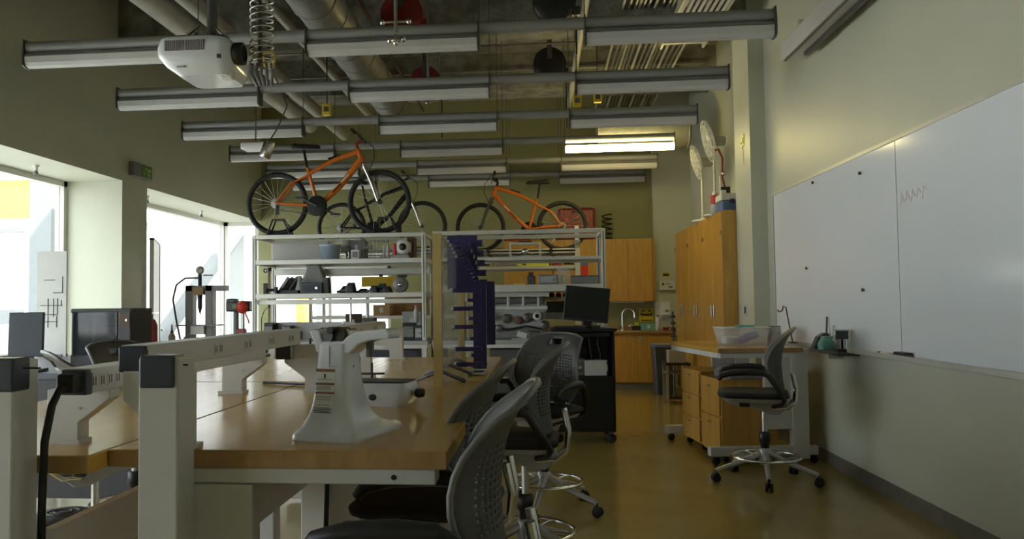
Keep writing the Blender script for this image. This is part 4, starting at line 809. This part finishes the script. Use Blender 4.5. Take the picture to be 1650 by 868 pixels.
# wall items on the pier and counter
def wallbox(name, label, cat, x0, y0, x1, y1, Y, d, m): 
    a, b = q(x0, y1, Y), q(x1, y0, Y); t = thing(name, label, cat, ((a.x + b.x) / 2, Y, a.z)); w, h = b.x - a.x, b.z - a.z
    part('case', m, t, (0, -d / 2, h / 2), (w, d, h), .006); return t, w, h
t, w, h = wallbox('glove_dispenser', 'white wall box with dark print and slots beside the sink', 'dispenser', 1061, 452, 1086, 467, 12.5, .08, 'white_plastic'); part('print', 'ink', t, (-w * .25, -.083, h * .62), (.03, .004, .03)); part('print', 'ink_grey', t, (.02, -.083, h * .64), (.06, .004, .02)); part('slot', 'mid_grey', t, (w * .22, -.083, h * .3), (.06, .004, .03))
t, w, h = wallbox('wall_plaque', 'tiny yellow plaque above the white wall box', 'plaque', 1067, 439, 1079, 446, 12.5, .01, 'yellow'); part('print', 'ink', t, (0, -.012, h * .5), (w * .7, .003, h * .5))
t, w, h = wallbox('soap_dispenser', 'white wall soap dispenser above the counter', 'dispenser', 1064, 486, 1078, 507, 12.5, .1, 'white_plastic'); part('window', 'mid_grey', t, (.02, -.103, h * .3), (.05, .006, .03)); part('push_bar', 'light_grey', t, (0, -.09, -.01), (w * .7, .05, .02))
t, w, h = wallbox('yellow_sign', 'yellow warning card with black symbols behind the sink', 'sign', 1030, 496, 1053, 519, 12.58, .012, 'yellow')
for (x, z, a, b) in ((-.05, .17, .05, .02), (.05, .17, .05, .02), (0, .11, .14, .025), (-.075, .125, .02, .04), (.075, .125, .02, .04), (0, .03, .16, .012), (0, .2, .16, .006)): part('print', 'ink', t, (x, -.014, z * h / .21), (a, .003, b))
t, w, h = wallbox('wall_socket', 'white socket plate on the pilaster beside the tall cabinets', 'socket', 1196, 490, 1204, 509, 8.07, .012, 'white_plastic'); part('slot', 'black_plastic', t, (0, -.013, h * .5), (.012, .003, h * .55))
CZ = .855
bottle('white pump bottle of soap on the sink counter', 1060, .07, 507, 12.2, CZ, 'white_plastic', 'red_paint', 'soap_bottle')
carton('pale green box of wipes on the sink counter', 1034, 1056, 521, 12.25, CZ, .14, 'teal'); carton('flat dark red box on the sink counter end', 1071, 1089, 528, 12.2, CZ, .14, 'red_paint')
t = thing('black_caddy', 'black caddy with sponges beside the faucet', 'caddy', (q(1020, 530, 12.3).x + .07, 12.42, CZ)); part('tray', 'black_plastic', t, (0, 0, .035), (.15, .1, .07), .006); part('sponge', 'lemon', t, (.0, 0, .09), (.06, .05, .06), .01); MB().tube([(-.06, -.03, .05), (-.09, -.06, .09), (-.12, -.04, .06)], .014, 8).build('brush', 'chrome', t)
p = q(1089, 520, 11.3); t = thing('black_rack_stand', 'slim black stand with stacked discs by the tall cabinet', 'stand', (1.80, 11.0, 0)); MB().cyl((0, 0, .02), (0, 0, 1.15), .012).build('rod', 'dark_steel', t); part('foot', 'black_plastic', t, (0, 0, .012), (.22, .22, .024))
for k in range(4): MB().lathe([(0, -.01), (.035, -.01), (.04, 0), (.02, .03), (0, .035)], (0, 0, .82 + k * .085), 12).build('disc', 'black_plastic', t)
# waste bin
t = thing('waste_bin', 'blue grey tall waste bin beside the sink cabinet', 'waste bin', (1.74, 11.5, 0)); MB().loft([rr(-.12, .12, -.16, .16, 0, .03), rr(-.15, .15, -.19, .19, .66, .03)]).build('body', 'slate', t); MB().loft([rr(-.16, .16, -.20, .20, .655, .03), rr(-.16, .16, -.20, .20, .69, .03)]).build('rim', 'blue', t); part('liner', 'light_grey', t, (0, 0, .69), (.26, .32, .012))
t = thing('step_stool', 'grey metal step frame beside the waste bin', 'step stool', (1.72, 10.35, 0))
for s in (-.13, .13):
    for u in (-.14, .14): part('leg', 'light_grey', t, (s, u, .25), (.03, .03, .5))
part('top_step', 'black_plastic', t, (0, 0, .51), (.3, .34, .03)); part('lower_step', 'mid_grey', t, (0, 0, .40), (.28, .32, .02)); part('paper_box', 'light_grey', t, (.0, 0, .6), (.2, .2, .15))

# tall cabinets
for k, lab in enumerate(('tall wooden cabinet nearest the pilaster', 'tall wooden cabinet in the middle of its row', 'tall wooden cabinet nearest the sink')):
    y0 = 8.70 + k * .965; t = thing('tall_cabinet', lab, 'cabinet', (2.15, y0 + .48, 0))
    part('carcass', 'cab_wood', t, (.0, 0, 1.17), (.36, .955, 2.14), .003); part('toe_kick', 'baseboard', t, (.02, 0, .05), (.32, .95, .1))
    for s in (-1, 1):
        d_ = part('door', 'cab_wood', t, (-.19, s * .239, 1.17), (.022, .472, 2.12), .002); part('handle', 'steel', d_, (-.212, s * .06, 1.17), (.02, .022, .14), .004)
        part('hinge', 'steel', d_, (-.205, s * .45, 2.0), (.012, .03, .05))
def floor_fan(label, loc, R, h, m='clear_plastic'):
    t = thing('pedestal_fan', label, 'fan', loc); MB().lathe([(.0, 0), (.13, .0), (.13, .02), (.03, .035), (.02, .05)], n=20).build('base', 'white_plastic', t); MB().cyl((0, 0, .03), (0, 0, h), .014).build('pole', 'bench_cream', t)
    mm = MB().lathe([(0, -.08), (.05, -.075), (.06, -.04), (.06, .06), (.04, .08), (0, .085)], (.05, 0, h), 16, axis='X').build('motor', 'light_grey', t)
    T = Matrix.Translation((-.06, 0, h)) @ Matrix.Rotation(-.25, 4, 'Y')
    for rr_ in (1, .75, .5, .25):
        for dx in (-.05 * (1.15 - rr_), .05 * (1.15 - rr_)): MB().tube([T @ V(dx, R * rr_ * math.cos(a), R * rr_ * math.sin(a)) for a in [k * PI / 14 for k in range(28)]], .004, 5, True).build('cage_ring', 'white_plastic', t)
    MB().lathe([(0, -.045), (R * .6, -.035), (R * .98, 0), (R * .6, .035), (0, .045)], (0, 0, 0), 24, M=T, axis='X').build('cover_film', m, t)
    for k in range(12):
        a = k * PI / 6
        for s in (-1, 1): MB().tube([T @ V(s * .05, .02 * math.cos(a), .02 * math.sin(a)), T @ V(s * .035, R * .6 * math.cos(a), R * .6 * math.sin(a)), T @ V(0, R * math.cos(a), R * math.sin(a))], .003, 4).build('cage_wire', 'white_plastic', t)
    for k in range(3):
        a = k * 2 * PI / 3 + .3; MB().loft([[T @ (Matrix.Rotation(a, 4, 'X') @ V(dx, dy, r)) for dx, dy in ((-.012, -w), (.004, w), (.008, w), (-.008, -w))] for r, w in ((.02, .025), (R * .5, R * .33), (R * .85, R * .28))]).build('blade', m, t)
p = q(1128, 262, 9.6); floor_fan('white pedestal fan on the tall cabinets, the lower of two', (2.02, 10.0, 2.24), .21, .73)
floor_fan('white pedestal fan on the tall cabinets, the higher of two', (2.03, 9.35, 2.24), .24, .86)
t = thing('storage_box', 'white storage box with a blue base on the tall cabinet', 'box', (2.08, 8.92, 2.24)); part('base', 'blue', t, (0, 0, .055), (.2, .3, .11), .008); part('lid', 'paper', t, (0, 0, .15), (.22, .31, .075), .01); part('latch', 'slate', t, (.0, -.155, .1), (.05, .012, .05))
t = thing('red_can', 'small red and white can on the tall cabinet', 'can', (1.985, 9.125, 2.24)); MB().lathe([(0, 0), (.05, 0), (.05, .2), (.02, .25), (0, .25)], n=16).build('can', 'white_plastic', t); MB().lathe([(.0515, .11), (.0515, .2), (.0515, .21)], n=16).build('band', 'red_bright', t)
t = thing('model_crane', 'dark jointed camera arm standing behind the blue based box', 'camera arm', (2.09, 9.12, 2.24)); part('foot', 'black_plastic', t, (0, 0, .15), (.1, .08, .30), .01); MB().tube([(0, 0, .29), (-.03, 0, .42), (-.02, 0, .62), (-.06, 0, .72), (-.1, 0, .71)], .012, 8).build('arm', 'red_paint', t); MB().tube([(-.04, 0, .1), (-.05, 0, .42)], .012, 8).build('rod', 'white_plastic', t); MB().ball((-.01, 0, .45), .03, 8).build('joint', 'steel', t); part('grip', 'white_plastic', t, (-.03, -.05, .18), (.06, .03, .16), .01)
a = q(1193, 218, 8.07); t = thing('pilaster_note', 'yellow note card with black marks on the pilaster', 'note', (a.x - .005, 8.30, a.z)); t.location = (2.1, 8.35, a.z); part('card', 'lemon', t, (-.004, 0, 0), (.006, .12, .12)); part('mark', 'ink', t, (-.008, -.03, 0), (.003, .02, .06)); part('mark', 'ink', t, (-.008, .03, -.02), (.003, .03, .02)); MB().tube([(-.01, -.02, -.05), (-.012, -.05, -.12), (-.01, -.06, -.25)], .003, 5).build('string', 'light_grey', t)

# ================================================================== WHITEBOARD
t = thing('whiteboard', 'large blue white whiteboard on the right wall', 'whiteboard', (XR, 4.8, .93))
y1, y0 = 3.0, -4.2
part('panel', 'white_board', t, (-.012, 1.71, .667), (.02, 2.57, 1.334)); part('panel', 'white_board', t, (-.012, -1.3, .667), (.02, 3.42, 1.334))
part('frame_top', 'alu_frame', t, (-.016, .0, 1.345), (.03, 6.1, .024)); part('frame_side', 'alu_frame', t, (-.016, 3.01, .667), (.03, .024, 1.36)); part('frame_bottom', 'alu_frame', t, (-.016, 0, -.012), (.03, 6.1, .024)); part('joint', 'white_board', t, (-.022, .418, .667), (.004, .008, 1.33))
part('tray', 'alu_frame', t, (-.055, -.72, -.012), (.09, 3.6, .014), .003); part('tray_lip', 'alu_frame', t, (-.1, -.72, -.002), (.008, 3.6, .03))
for (px, py) in ((1310, 294), (1386, 279), (1300, 432), (1391, 467)):
    d_ = _r * ((px - CX) / F) - _u * ((py - CY) / F) + _w; s = 2.22 / d_.x; P_ = V(0, 0, EYE) + d_ * s
    MB().lathe([(.0, 0), (.012, 0), (.010, .012), (0, .013)], (P_.x - XR - .003, P_.y - 4.8, P_.z - .93), 10, axis='X', M=Matrix.Translation((-.008, 0, 0))).build('magnet', 'slate', t)
for k in range(5): MB().tube([(-.022, .36 - .07 * k, .93 + .015 * (k % 2)), (-.022, .34 - .07 * k, 1.0), (-.022, .31 - .07 * k, .94 + .01 * k)], .005, 4).build('pen_scribble', 'pink_ink', t)
def onwall(px, py, x=2.2): d_ = _r * ((px - CX) / F) - _u * ((py - CY) / F) + _w; return V(0, 0, EYE) + d_ * (x / d_.x)
TRZ = .925; LZ = .910
p = onwall(1425, 565); t = thing('marker_pen', 'white marker pen lying on the whiteboard tray', 'marker', (2.2, p.y, TRZ)); MB().cyl((0, -.07, .011), (0, .05, .011), .009, n=10).build('barrel', 'white_plastic', t); MB().cyl((0, .05, .011), (0, .09, .011), .0095, n=10).build('cap', 'ink', t)
p = onwall(1455, 567); t = thing('board_eraser', 'black felt eraser lying on the whiteboard tray', 'eraser', (2.2, p.y, TRZ)); part('felt', 'grey_plastic', t, (0, 0, .012), (.05, .17, .02)); part('back', 'black_plastic', t, (0, 0, .028), (.045, .165, .014), .004)
p = onwall(1432, 560); t = thing('tape_roll', 'small roll beside the marker pen', 'tape', (2.2, onwall(1436, 566).y, TRZ)); MB().lathe([(.012, 0), (.022, 0), (.022, .02), (.012, .02), (.012, 0)], n=16).build('roll', 'paper', t); MB().lathe([(.010, .001), (.0125, .001), (.0125, .019), (.010, .019), (.010, .001)], n=14).build('core', 'cardboard', t)
for (px, pt, m, lab, lean) in ((1335, 512, 'dark_steel', 'dark rod leaning against the whiteboard', .04), (1345, 525, 'white_plastic', 'white ruler leaning against the whiteboard', .02)):
    p = onwall(px, 556); h = onwall(px, pt).z - LZ; t = thing('leaning_rod', lab, 'rod', (2.18, p.y, LZ)); MB().tube([(0, 0, 0), (.035, .06, h)], .007, 6).build('rod', m, t); MB().ball((.035, .06, h), .009, 8).build('tip', m, t)

# ================================================================== ROLLING DESK
DR = math.radians(8)
t = thing('rolling_desk', 'rolling desk with wood top and off white steel frame by the whiteboard', 'desk', (1.40, 6.50, 0), DR)
part('tabletop', 'maple', t, (.34, .62, .892), (.68, 1.26, .036), .004); part('edge_front', 'shaded_maple_edge', t, (.34, -.011, .892), (.676, .004, .032)); part('under_rail', 'bench_cream', t, (.32, .02, .852), (.60, .04, .04), .003); part('under_rail', 'bench_cream', t, (.03, .62, .852), (.04, 1.2, .04), .003); part('under_rail', 'bench_cream', t, (.32, 1.2, .852), (.60, .04, .04), .003)
for y in (.04, 1.18):
    part('leg_column', 'bench_cream', t, (.655, y, .47), (.13, .075, .86), .006); part('leg_panel', 'bench_cream', t, (.50, y + .01, .55), (.24, .05, .56), .004); part('foot_beam', 'bench_cream', t, (.36, y, .105), (.86, .07, .07), .006)
    for x in (-.02, .76):
        c = part('caster_fork', 'steel', t, (x, y, .06), (.03, .04, .03)); MB().lathe([(0, -.012), (.03, -.012), (.035, 0), (.03, .012), (0, .012)], (x, y - .01, .035), 14, axis='Y').build('caster_wheel', 'black_rubber', c)
part('back_panel', 'grey_plastic', t, (.74, .62, .45), (.012, 1.1, .5)); part('modesty_rail', 'bench_cream', t, (.655, .61, .3), (.05, 1.1, .06))
def under(name, label, x, y, w, d, h, rows):
    t = thing(name, label, 'cabinet', (x, y, 0), DR); part('carcass', 'cab_wood', t, (0, 0, .06 + h / 2), (w, d, h), .004)
    for k in range(rows):
        f_ = part('drawer', 'cab_wood', t, (-w / 2 - .008, 0, .07 + (k + .5) * h / rows), (.016, d - .02, h / rows - .012), .002); part('knob', 'steel', f_, (-w / 2 - .025, 0, .07 + (k + .8) * h / rows), (.02, .03, .02), .004)
    for a in (-1, 1):
        for b in (-1, 1): MB().lathe([(0, -.012), (.028, -.012), (.03, 0), (.028, .012), (0, .012)], (a * (w / 2 - .04), b * (d / 2 - .05), .03), 12, axis='Y').box((a * (w / 2 - .04), b * (d / 2 - .05), .05), (.03, .03, .03)).build('caster', 'black_rubber', t)
    part('top_board', 'cab_wood', t, (0, 0, .07 + h), (w + .02, d + .02, .02), .003); return t
under('rolling_pedestal', 'wooden rolling pedestal under the desk near the stool', 1.635, 6.83, .45, .42, .58, 2)
under('rolling_pedestal', 'wooden rolling pedestal under the desk toward the tall cabinets', 1.58, 7.40, .45, .48, .60, 3)
t = thing('cardboard_sheet', 'worn grey card sheet lying on the near rolling pedestal', 'cardboard', (1.68, 6.78, .665), DR); MB().loft([rr(-.2, .2, -.18, .18, 0, .01), rr(-.2, .2, -.18, .18, .05, .01), rr(-.14, .16, -.12, .12, .10, .02)]).build('pad', 'mid_grey', t); part('fold', 'light_grey', t, (0, -.17, .02), (.36, .01, .03))
# things on the desk
DT = .911
cx, w, zt = span(1166, 1240, 517, 6.9); t = thing('clear_bin', 'translucent plastic bin with a purple thing inside on the desk', 'bin', (1.72, 7.05, DT), DR)
MB().loft([rr(-.17, .17, -.12, .12, .0, .03), rr(-.20, .20, -.14, .14, .145, .03)], cap=False).build('shell', 'clear_plastic', t, solid=.004); MB().bx((-.165, -.115, .002), (.165, .115, .006)).build('floor_sheet', 'clear_plastic', t); MB().tube(rr(-.20, .20, -.14, .14, .145, .03), .006, 6, True).build('rim', 'white_plastic', t)
MB().tube([(-.07, -.08, .035), (.0, -.08, .055), (.10, -.08, .09)], [.03, .036, .03], 8).build('purple_content', 'lavender', t); part('lid_card', 'teal', t, (.03, .0, .155), (.13, .10, .02)); part('content', 'paper', t, (-.1, .02, .04), (.1, .12, .06), .01)
t = thing('metal_can', 'dull grey ribbed can beside the translucent bin', 'can', (1.98, 7.02, DT)); MB().lathe([(0, 0), (.055, 0), (.055, .04), (.058, .045), (.055, .05), (.055, .1), (.058, .105), (.055, .11), (.055, .15), (.0, .15)], n=18).build('can', 'light_grey', t); MB().lathe([(.0, .15), (.05, .151), (.05, .157), (0, .158)], n=18).build('lid', 'mid_grey', t)
t = thing('wire_hook', 'bent brown wire tool standing by the whiteboard', 'wire', (2.17, 7.22, DT)); MB().tube([(.02, 0, 0), (.0, 0, .12), (-.02, 0, .25), (-.03, .0, .31), (-.05, 0, .32), (-.06, 0, .28), (-.09, 0, .27), (-.1, 0, .29)], .006, 6).build('wire', 'brown', t); part('foot', 'dark_steel', t, (.02, 0, .006), (.06, .06, .012))
t = thing('side_ledge', 'narrow dark ledge between the desk and the tray', 'shelf', (2.175, 6.22, .885)); part('ledge', 'grey_plastic', t, (.0, .0, .012), (.15, .6, .024), .003); part('bracket', 'steel', t, (.02, 0, -.02), (.1, .03, .04))
t = thing('black_holder', 'black angular tool holder with silver clip on the ledge', 'holder', (2.16, 6.46, LZ)); MB().prism([(-.06, 0), (.06, 0), (.05, .05), (.06, .11), (.03, .12), (-.02, .09)], -.04, .04, 'Y').build('body', 'slate', t, bevel=.004); part('clip', 'steel', t, (0, -.045, .06), (.02, .01, .07))
t = thing('glove_pair', 'pale green crumpled glove on the ledge', 'glove', (2.15, 6.28, LZ)); MB().loft([rr(-.05, .05, -.05, .05, 0, .02), rr(-.06, .055, -.06, .05, .04, .03), rr(-.03, .04, -.03, .03, .1, .02)]).build('palm', 'teal', t); MB().tube([(.03, -.03, .06), (.05, -.05, .09), (.04, -.05, .11)], .012, 6).build('finger', 'bench_cream', t)
t = thing('pen_stand', 'clear and black pen stand on the ledge', 'stand', (2.16, 6.0, LZ)); part('base', 'black_plastic', t, (0, 0, .01), (.08, .07, .02)); part('upper_block', 'slate', t, (0, 0, .12), (.07, .06, .06), .004)
for a in (-.03, .03):
    for b in (-.025, .025): MB().cyl((a, b, .01), (a, b, .15), .004, n=6).build('post', 'light_grey', t)
part('top_plate', 'light_grey', t, (0, 0, .153), (.08, .07, .008)); part('pen', 'black_plastic', t, (0, 0, .06), (.014, .014, .08))

# ================================================================== COMPUTER CART
t = thing('computer_cart', 'black steel computer cart on casters', 'cart', (.42, 7.75, 0))
part('side_panel', 'black_paint', t, (.27, 0, .57), (.02, .56, .92), .003); part('side_panel', 'black_paint', t, (-.27, 0, .57), (.02, .56, .92), .003); part('top_shelf', 'black_paint', t, (0, 0, 1.03), (.60, .60, .03), .004); part('mid_shelf', 'black_paint', t, (0, 0, .60), (.52, .56, .02)); part('front_door', 'black_paint', t, (0, -.275, .36), (.52, .02, .48), .003); part('bottom', 'black_paint', t, (0, 0, .115), (.54, .56, .02)); part('back_panel', 'grey_plastic', t, (0, .27, .85), (.52, .01, .35)); part('keyboard_drawer', 'black_paint', t, (-.02, -.31, .985), (.5, .1, .03), .003)
for a in (-.24, .24):
    for b in (-.24, .24):
        c = part('caster_fork', 'dark_steel', t, (a, b, .085), (.04, .05, .05)); MB().lathe([(0, -.015), (.04, -.015), (.045, 0), (.04, .015), (0, .015)], (a, b - .01, .045), 14, axis='Y').build('caster_wheel', 'black_rubber', c)
MB().tube([(.15, -.2, 1.0), (.13, -.22, .9), (.16, -.2, .8), (.15, -.2, .7)], .008, 6).build('hanging_cord', 'cable_black', t); MB().tube([(.05, -.2, 1.0), (.06, -.22, .88), (.08, -.2, .75), (.1, -.2, .68)], .008, 6).build('hanging_cord', 'cable_black', t)
carton('white paper box on the cart shelf', 941, 976, 582, 7.5, .612, .2, 'paper', .1); case('dark grey drive unit on the cart shelf', 912, 942, 578, 7.52, .612, .3, 'mid_grey', 'grey_plastic', 'drive_unit', 'computer')
case('dark brown box at the back of the cart shelf', 915, 945, 558, 7.85, .612, .14, 'brown', 'brown', 'equipment_box', 'box')
t = thing('monitor', 'black flat monitor on top of the computer cart', 'monitor', (.47, 7.74, 1.045), math.radians(-4))
part('base', 'black_plastic', t, (0, 0, .01), (.24, .2, .02), .005); part('stem', 'black_plastic', t, (0, .06, .1), (.08, .03, .18))
M_ = Matrix.Translation((0, 0, .22)) @ Matrix.Rotation(-.12, 4, 'X') @ Matrix.Rotation(.10, 4, 'Y'); MB().box((0, 0, .0), (.42, .03, .33), M_).build('housing', 'black_plastic', t, bevel=.005); MB().box((0, -.016, .005), (.395, .004, .30), M_).build('screen', 'screen_dark', t)
t = thing('keyboard', 'black keyboard lying on the cart top', 'keyboard', (.30, 7.52, 1.045)); part('tray', 'black_plastic', t, (0, 0, .009), (.3, .11, .018), .004)
for k in range(3): part('key_row', 'grey_plastic', t, (0, -.03 + k * .03, .02), (.28, .02, .006))

# ================================================================== WINDOW SIDE
t = thing('black_counter', 'long black counter table along the window wall', 'table', (-3.35, 5.85, 0)); part('top', 'slate', t, (0, 0, .845), (1.9, 1.9, .04), .004); part('front_panel', 'black_plastic', t, (0, -.9, .45), (1.86, .03, .76)); part('side_panel', 'black_plastic', t, (.9, 0, .45), (.03, 1.8, .76))
for a in (-.88, .86):
    for b in (-.85, .88): part('leg', 'dark_steel', t, (a, b, .41), (.05, .05, .82))
CT = .866
t = thing('printer_enclosure', 'black enclosed 3D printer with clear front on the counter', 'printer', (-2.94, 5.36, CT)); t.scale = (.72, .65, 1)
part('base', 'black_plastic', t, (0, 0, .05), (.60, .46, .10), .01); part('right_column', 'black_plastic', t, (.235, 0, .2), (.13, .46, .40), .012); part('back', 'black_plastic', t, (0, .22, .2), (.58, .02, .38)); part('top', 'black_plastic', t, (0, 0, .395), (.60, .46, .03), .01); part('left_pillar', 'light_grey', t, (-.285, -.2, .24), (.02, .03, .3)); part('inner_pillar', 'slate', t, (-.12, -.2, .24), (.02, .02, .3)); part('front_glass', 'dark_glass', t, (-.06, -.225, .24), (.44, .006, .29)); part('left_glass', 'dark_glass', t, (-.295, 0, .24), (.006, .4, .29)); part('screen', 'brown', t, (.235, -.232, .33), (.10, .006, .09)); part('dial', 'steel', t, (.255, -.236, .33), (.02, .01, .02), .004)
part('print_head', 'slate', t, (-.02, .0, .25), (.12, .1, .08), .01); MB().lathe([(0, -.03), (.06, -.03), (.06, .03), (0, .03)], (-.02, -.05, .17), 16, axis='Y').build('spool', 'grey_plastic', t); part('print_bed', 'light_grey', t, (-.06, 0, .12), (.34, .3, .02)); part('lamp_strip', 'white_plastic', t, (.02, -.18, .37), (.16, .02, .012))
t = thing('desktop_monitor', 'dark slate monitor turned away on the black counter', 'monitor', (-3.33, 5.0, CT), math.radians(10)); MB().box((0, 0, .245), (.22, .03, .29), rx=-.06).build('housing', 'slate', t, bevel=.006); part('stem', 'black_plastic', t, (0, .03, .08), (.06, .03, .16)); part('base', 'black_plastic', t, (0, .02, .01), (.2, .16, .02)); MB().box((0, .018, .25), (.20, .004, .26), rx=-.06).build('screen', 'screen_dark', t)
t = thing('gray_laptop', 'grey flat device lying at the counter end', 'device', (-3.62, 5.05, CT)); part('body', 'slate', t, (0, 0, .05), (.3, .25, .10), .01); part('lid', 'mid_grey', t, (0, 0, .103), (.29, .24, .01))
t = thing('drawing_board', 'white board with black circuit lines standing before the window', 'board', (-4.18, 6.62, CT)); part('board', 'paper', t, (0, 0, .455), (.27, .012, .91)); part('foot', 'mid_grey', t, (0, .03, .01), (.2, .1, .02))
for (x, z, a, b) in ((-.02, .66, .10, .005), (.1, .62, .006, .14), (.06, .55, .09, .006), (.0, .44, .2, .005), (-.03, .43, .006, .14), (.02, .42, .006, .16), (.055, .43, .006, .14), (.0, .36, .1, .006), (-.0, .30, .12, .006), (-.03, .3, .006, .1), (.05, .3, .006, .1), (.09, .46, .005, .05)): part('line', 'ink', t, (x, -.008, z), (a, .003, b))
t = thing('fire_extinguisher', 'red fire extinguisher beside the window pier', 'extinguisher', (-4.26, 8.58, .82)); part('wall_bracket', 'dark_steel', t, (-.1, 0, .2), (.08, .06, .1)); MB().lathe([(0, 0), (.07, 0), (.075, .02), (.075, .26), (.05, .32), (.02, .34), (0, .34)], n=18).build('cylinder', 'red_paint', t); part('valve', 'dark_steel', t, (0, 0, .36), (.03, .05, .05)); MB().tube([(0, 0, .37), (-.07, -.02, .36), (-.10, -.02, .25), (-.09, -.02, .1)], .01, 6).build('hose', 'black_rubber', t); part('lever', 'steel', t, (.05, 0, .4), (.1, .02, .012))
t = thing('machine_table', 'low grey machine table at the far window', 'table', (-3.73, 9.35, 0)); part('top', 'dark_steel', t, (0, 0, .70), (1.14, .8, .04)); 
for a in (-.5, .5):
    for b in (-.34, .34): part('leg', 'dark_steel', t, (a, b, .34), (.06, .06, .68))
part('stretcher', 'dark_steel', t, (0, -.34, .2), (.96, .04, .06))
MT = .72
t = thing('shop_press', 'grey hydraulic shop press with a round dial gauge', 'press', (-3.87, 9.15, MT))
part('base', 'dark_steel', t, (0, 0, .03), (.5, .36, .06)); part('upright', 'mid_grey', t, (-.18, 0, .42), (.09, .12, .78), .006); part('upright', 'mid_grey', t, (.06, 0, .42), (.09, .12, .78), .006); part('head_beam', 'mid_grey', t, (.02, 0, .775), (.48, .12, .06)); part('head_block', 'cardboard', t, (-.06, -.03, .74), (.13, .12, .08)); part('work_table', 'bench_cream', t, (-.06, -.02, .29), (.16, .16, .10)); part('table_plate', 'dark_steel', t, (-.06, -.02, .345), (.5, .2, .015))
MB().lathe([(0, .46), (.012, .5), (.025, .55), (.025, .66), (.03, .70)], (-.06, -.02, 0), 12).build('ram', 'black_plastic', t); MB().cyl((-.07, 0, .80), (-.07, 0, .94), .022).build('cylinder_post', 'black_plastic', t); g = MB().lathe([(0, -.015), (.045, -.015), (.05, 0), (.045, .015), (0, .015)], (-.07, 0, .99), 20, axis='Y').build('gauge', 'steel', t); MB().lathe([(0, 0), (.036, 0), (.036, .004), (0, .004)], (-.07, -.02, .99), 16, axis='Y').build('dial', 'paper', g)
MB().tube([(-.09, 0, .90), (-.25, .0, .90), (-.36, 0, .82), (-.40, 0, .65), (-.36, 0, .42), (-.28, -.05, .15), (-.26, -.08, .02)], .012, 8).build('hose', 'mid_grey', t); part('pump_handle', 'dark_steel', t, (.03, 0, .93), (.12, .015, .015))
t = thing('drill_stand', 'drill press with a red head beside the shop press', 'drill press', (-3.46, 9.15, MT)); part('base', 'dark_steel', t, (0, 0, .015), (.26, .3, .03)); MB().cyl((-.06, .05, .02), (-.06, .05, .62), .03).build('column', 'mid_grey', t); part('head', 'black_plastic', t, (.0, 0, .56), (.28, .14, .12), .015); MB().ball((.06, -.06, .55), .075, 12).build('red_cover', 'red_bright', t); part('motor', 'dark_steel', t, (-.10, .04, .58), (.12, .12, .14), .02); MB().cyl((.06, -.05, .3), (.06, -.05, .5), .02).build('quill', 'steel', t); part('table', 'dark_steel', t, (.02, -.03, .2), (.22, .2, .02)); part('green_switch', 'green', t, (-.03, -.08, .56), (.05, .01, .05)); MB().tube([(.09, -.08, .5), (.15, -.12, .4), (.16, -.12, .36)], .008, 6).build('feed_handle', 'red_bright', t); part('vise', 'red_paint', t, (.04, -.04, .26), (.1, .08, .08), .01)
t = thing('oil_bottle', 'pale squeeze bottle beside the press hose', 'bottle', (-4.22, 9.02, MT)); MB().lathe([(0, 0), (.04, 0), (.04, .22), (.015, .27), (.008, .36), (0, .36)], n=14).build('body', 'paper', t); MB().lathe([(.018, .25), (.018, .28), (0, .29)], n=12).build('collar', 'black_plastic', t)
t = thing('bench_grinder', 'dark dusty bench grinder near the white door', 'grinder', (-4.14, 9.56, MT)); part('foot', 'dark_steel', t, (0, 0, .02), (.2, .14, .04)); MB().lathe([(0, -.1), (.06, -.1), (.07, 0), (.06, .1), (0, .1)], (0, 0, .12), 16, axis='X').build('motor', 'grime', t)
for s in (-.14, .14): MB().lathe([(0, -.02), (.085, -.02), (.085, .02), (0, .02)], (s, 0, .12), 18, axis='X').build('wheel_guard', 'grey_plastic', t)
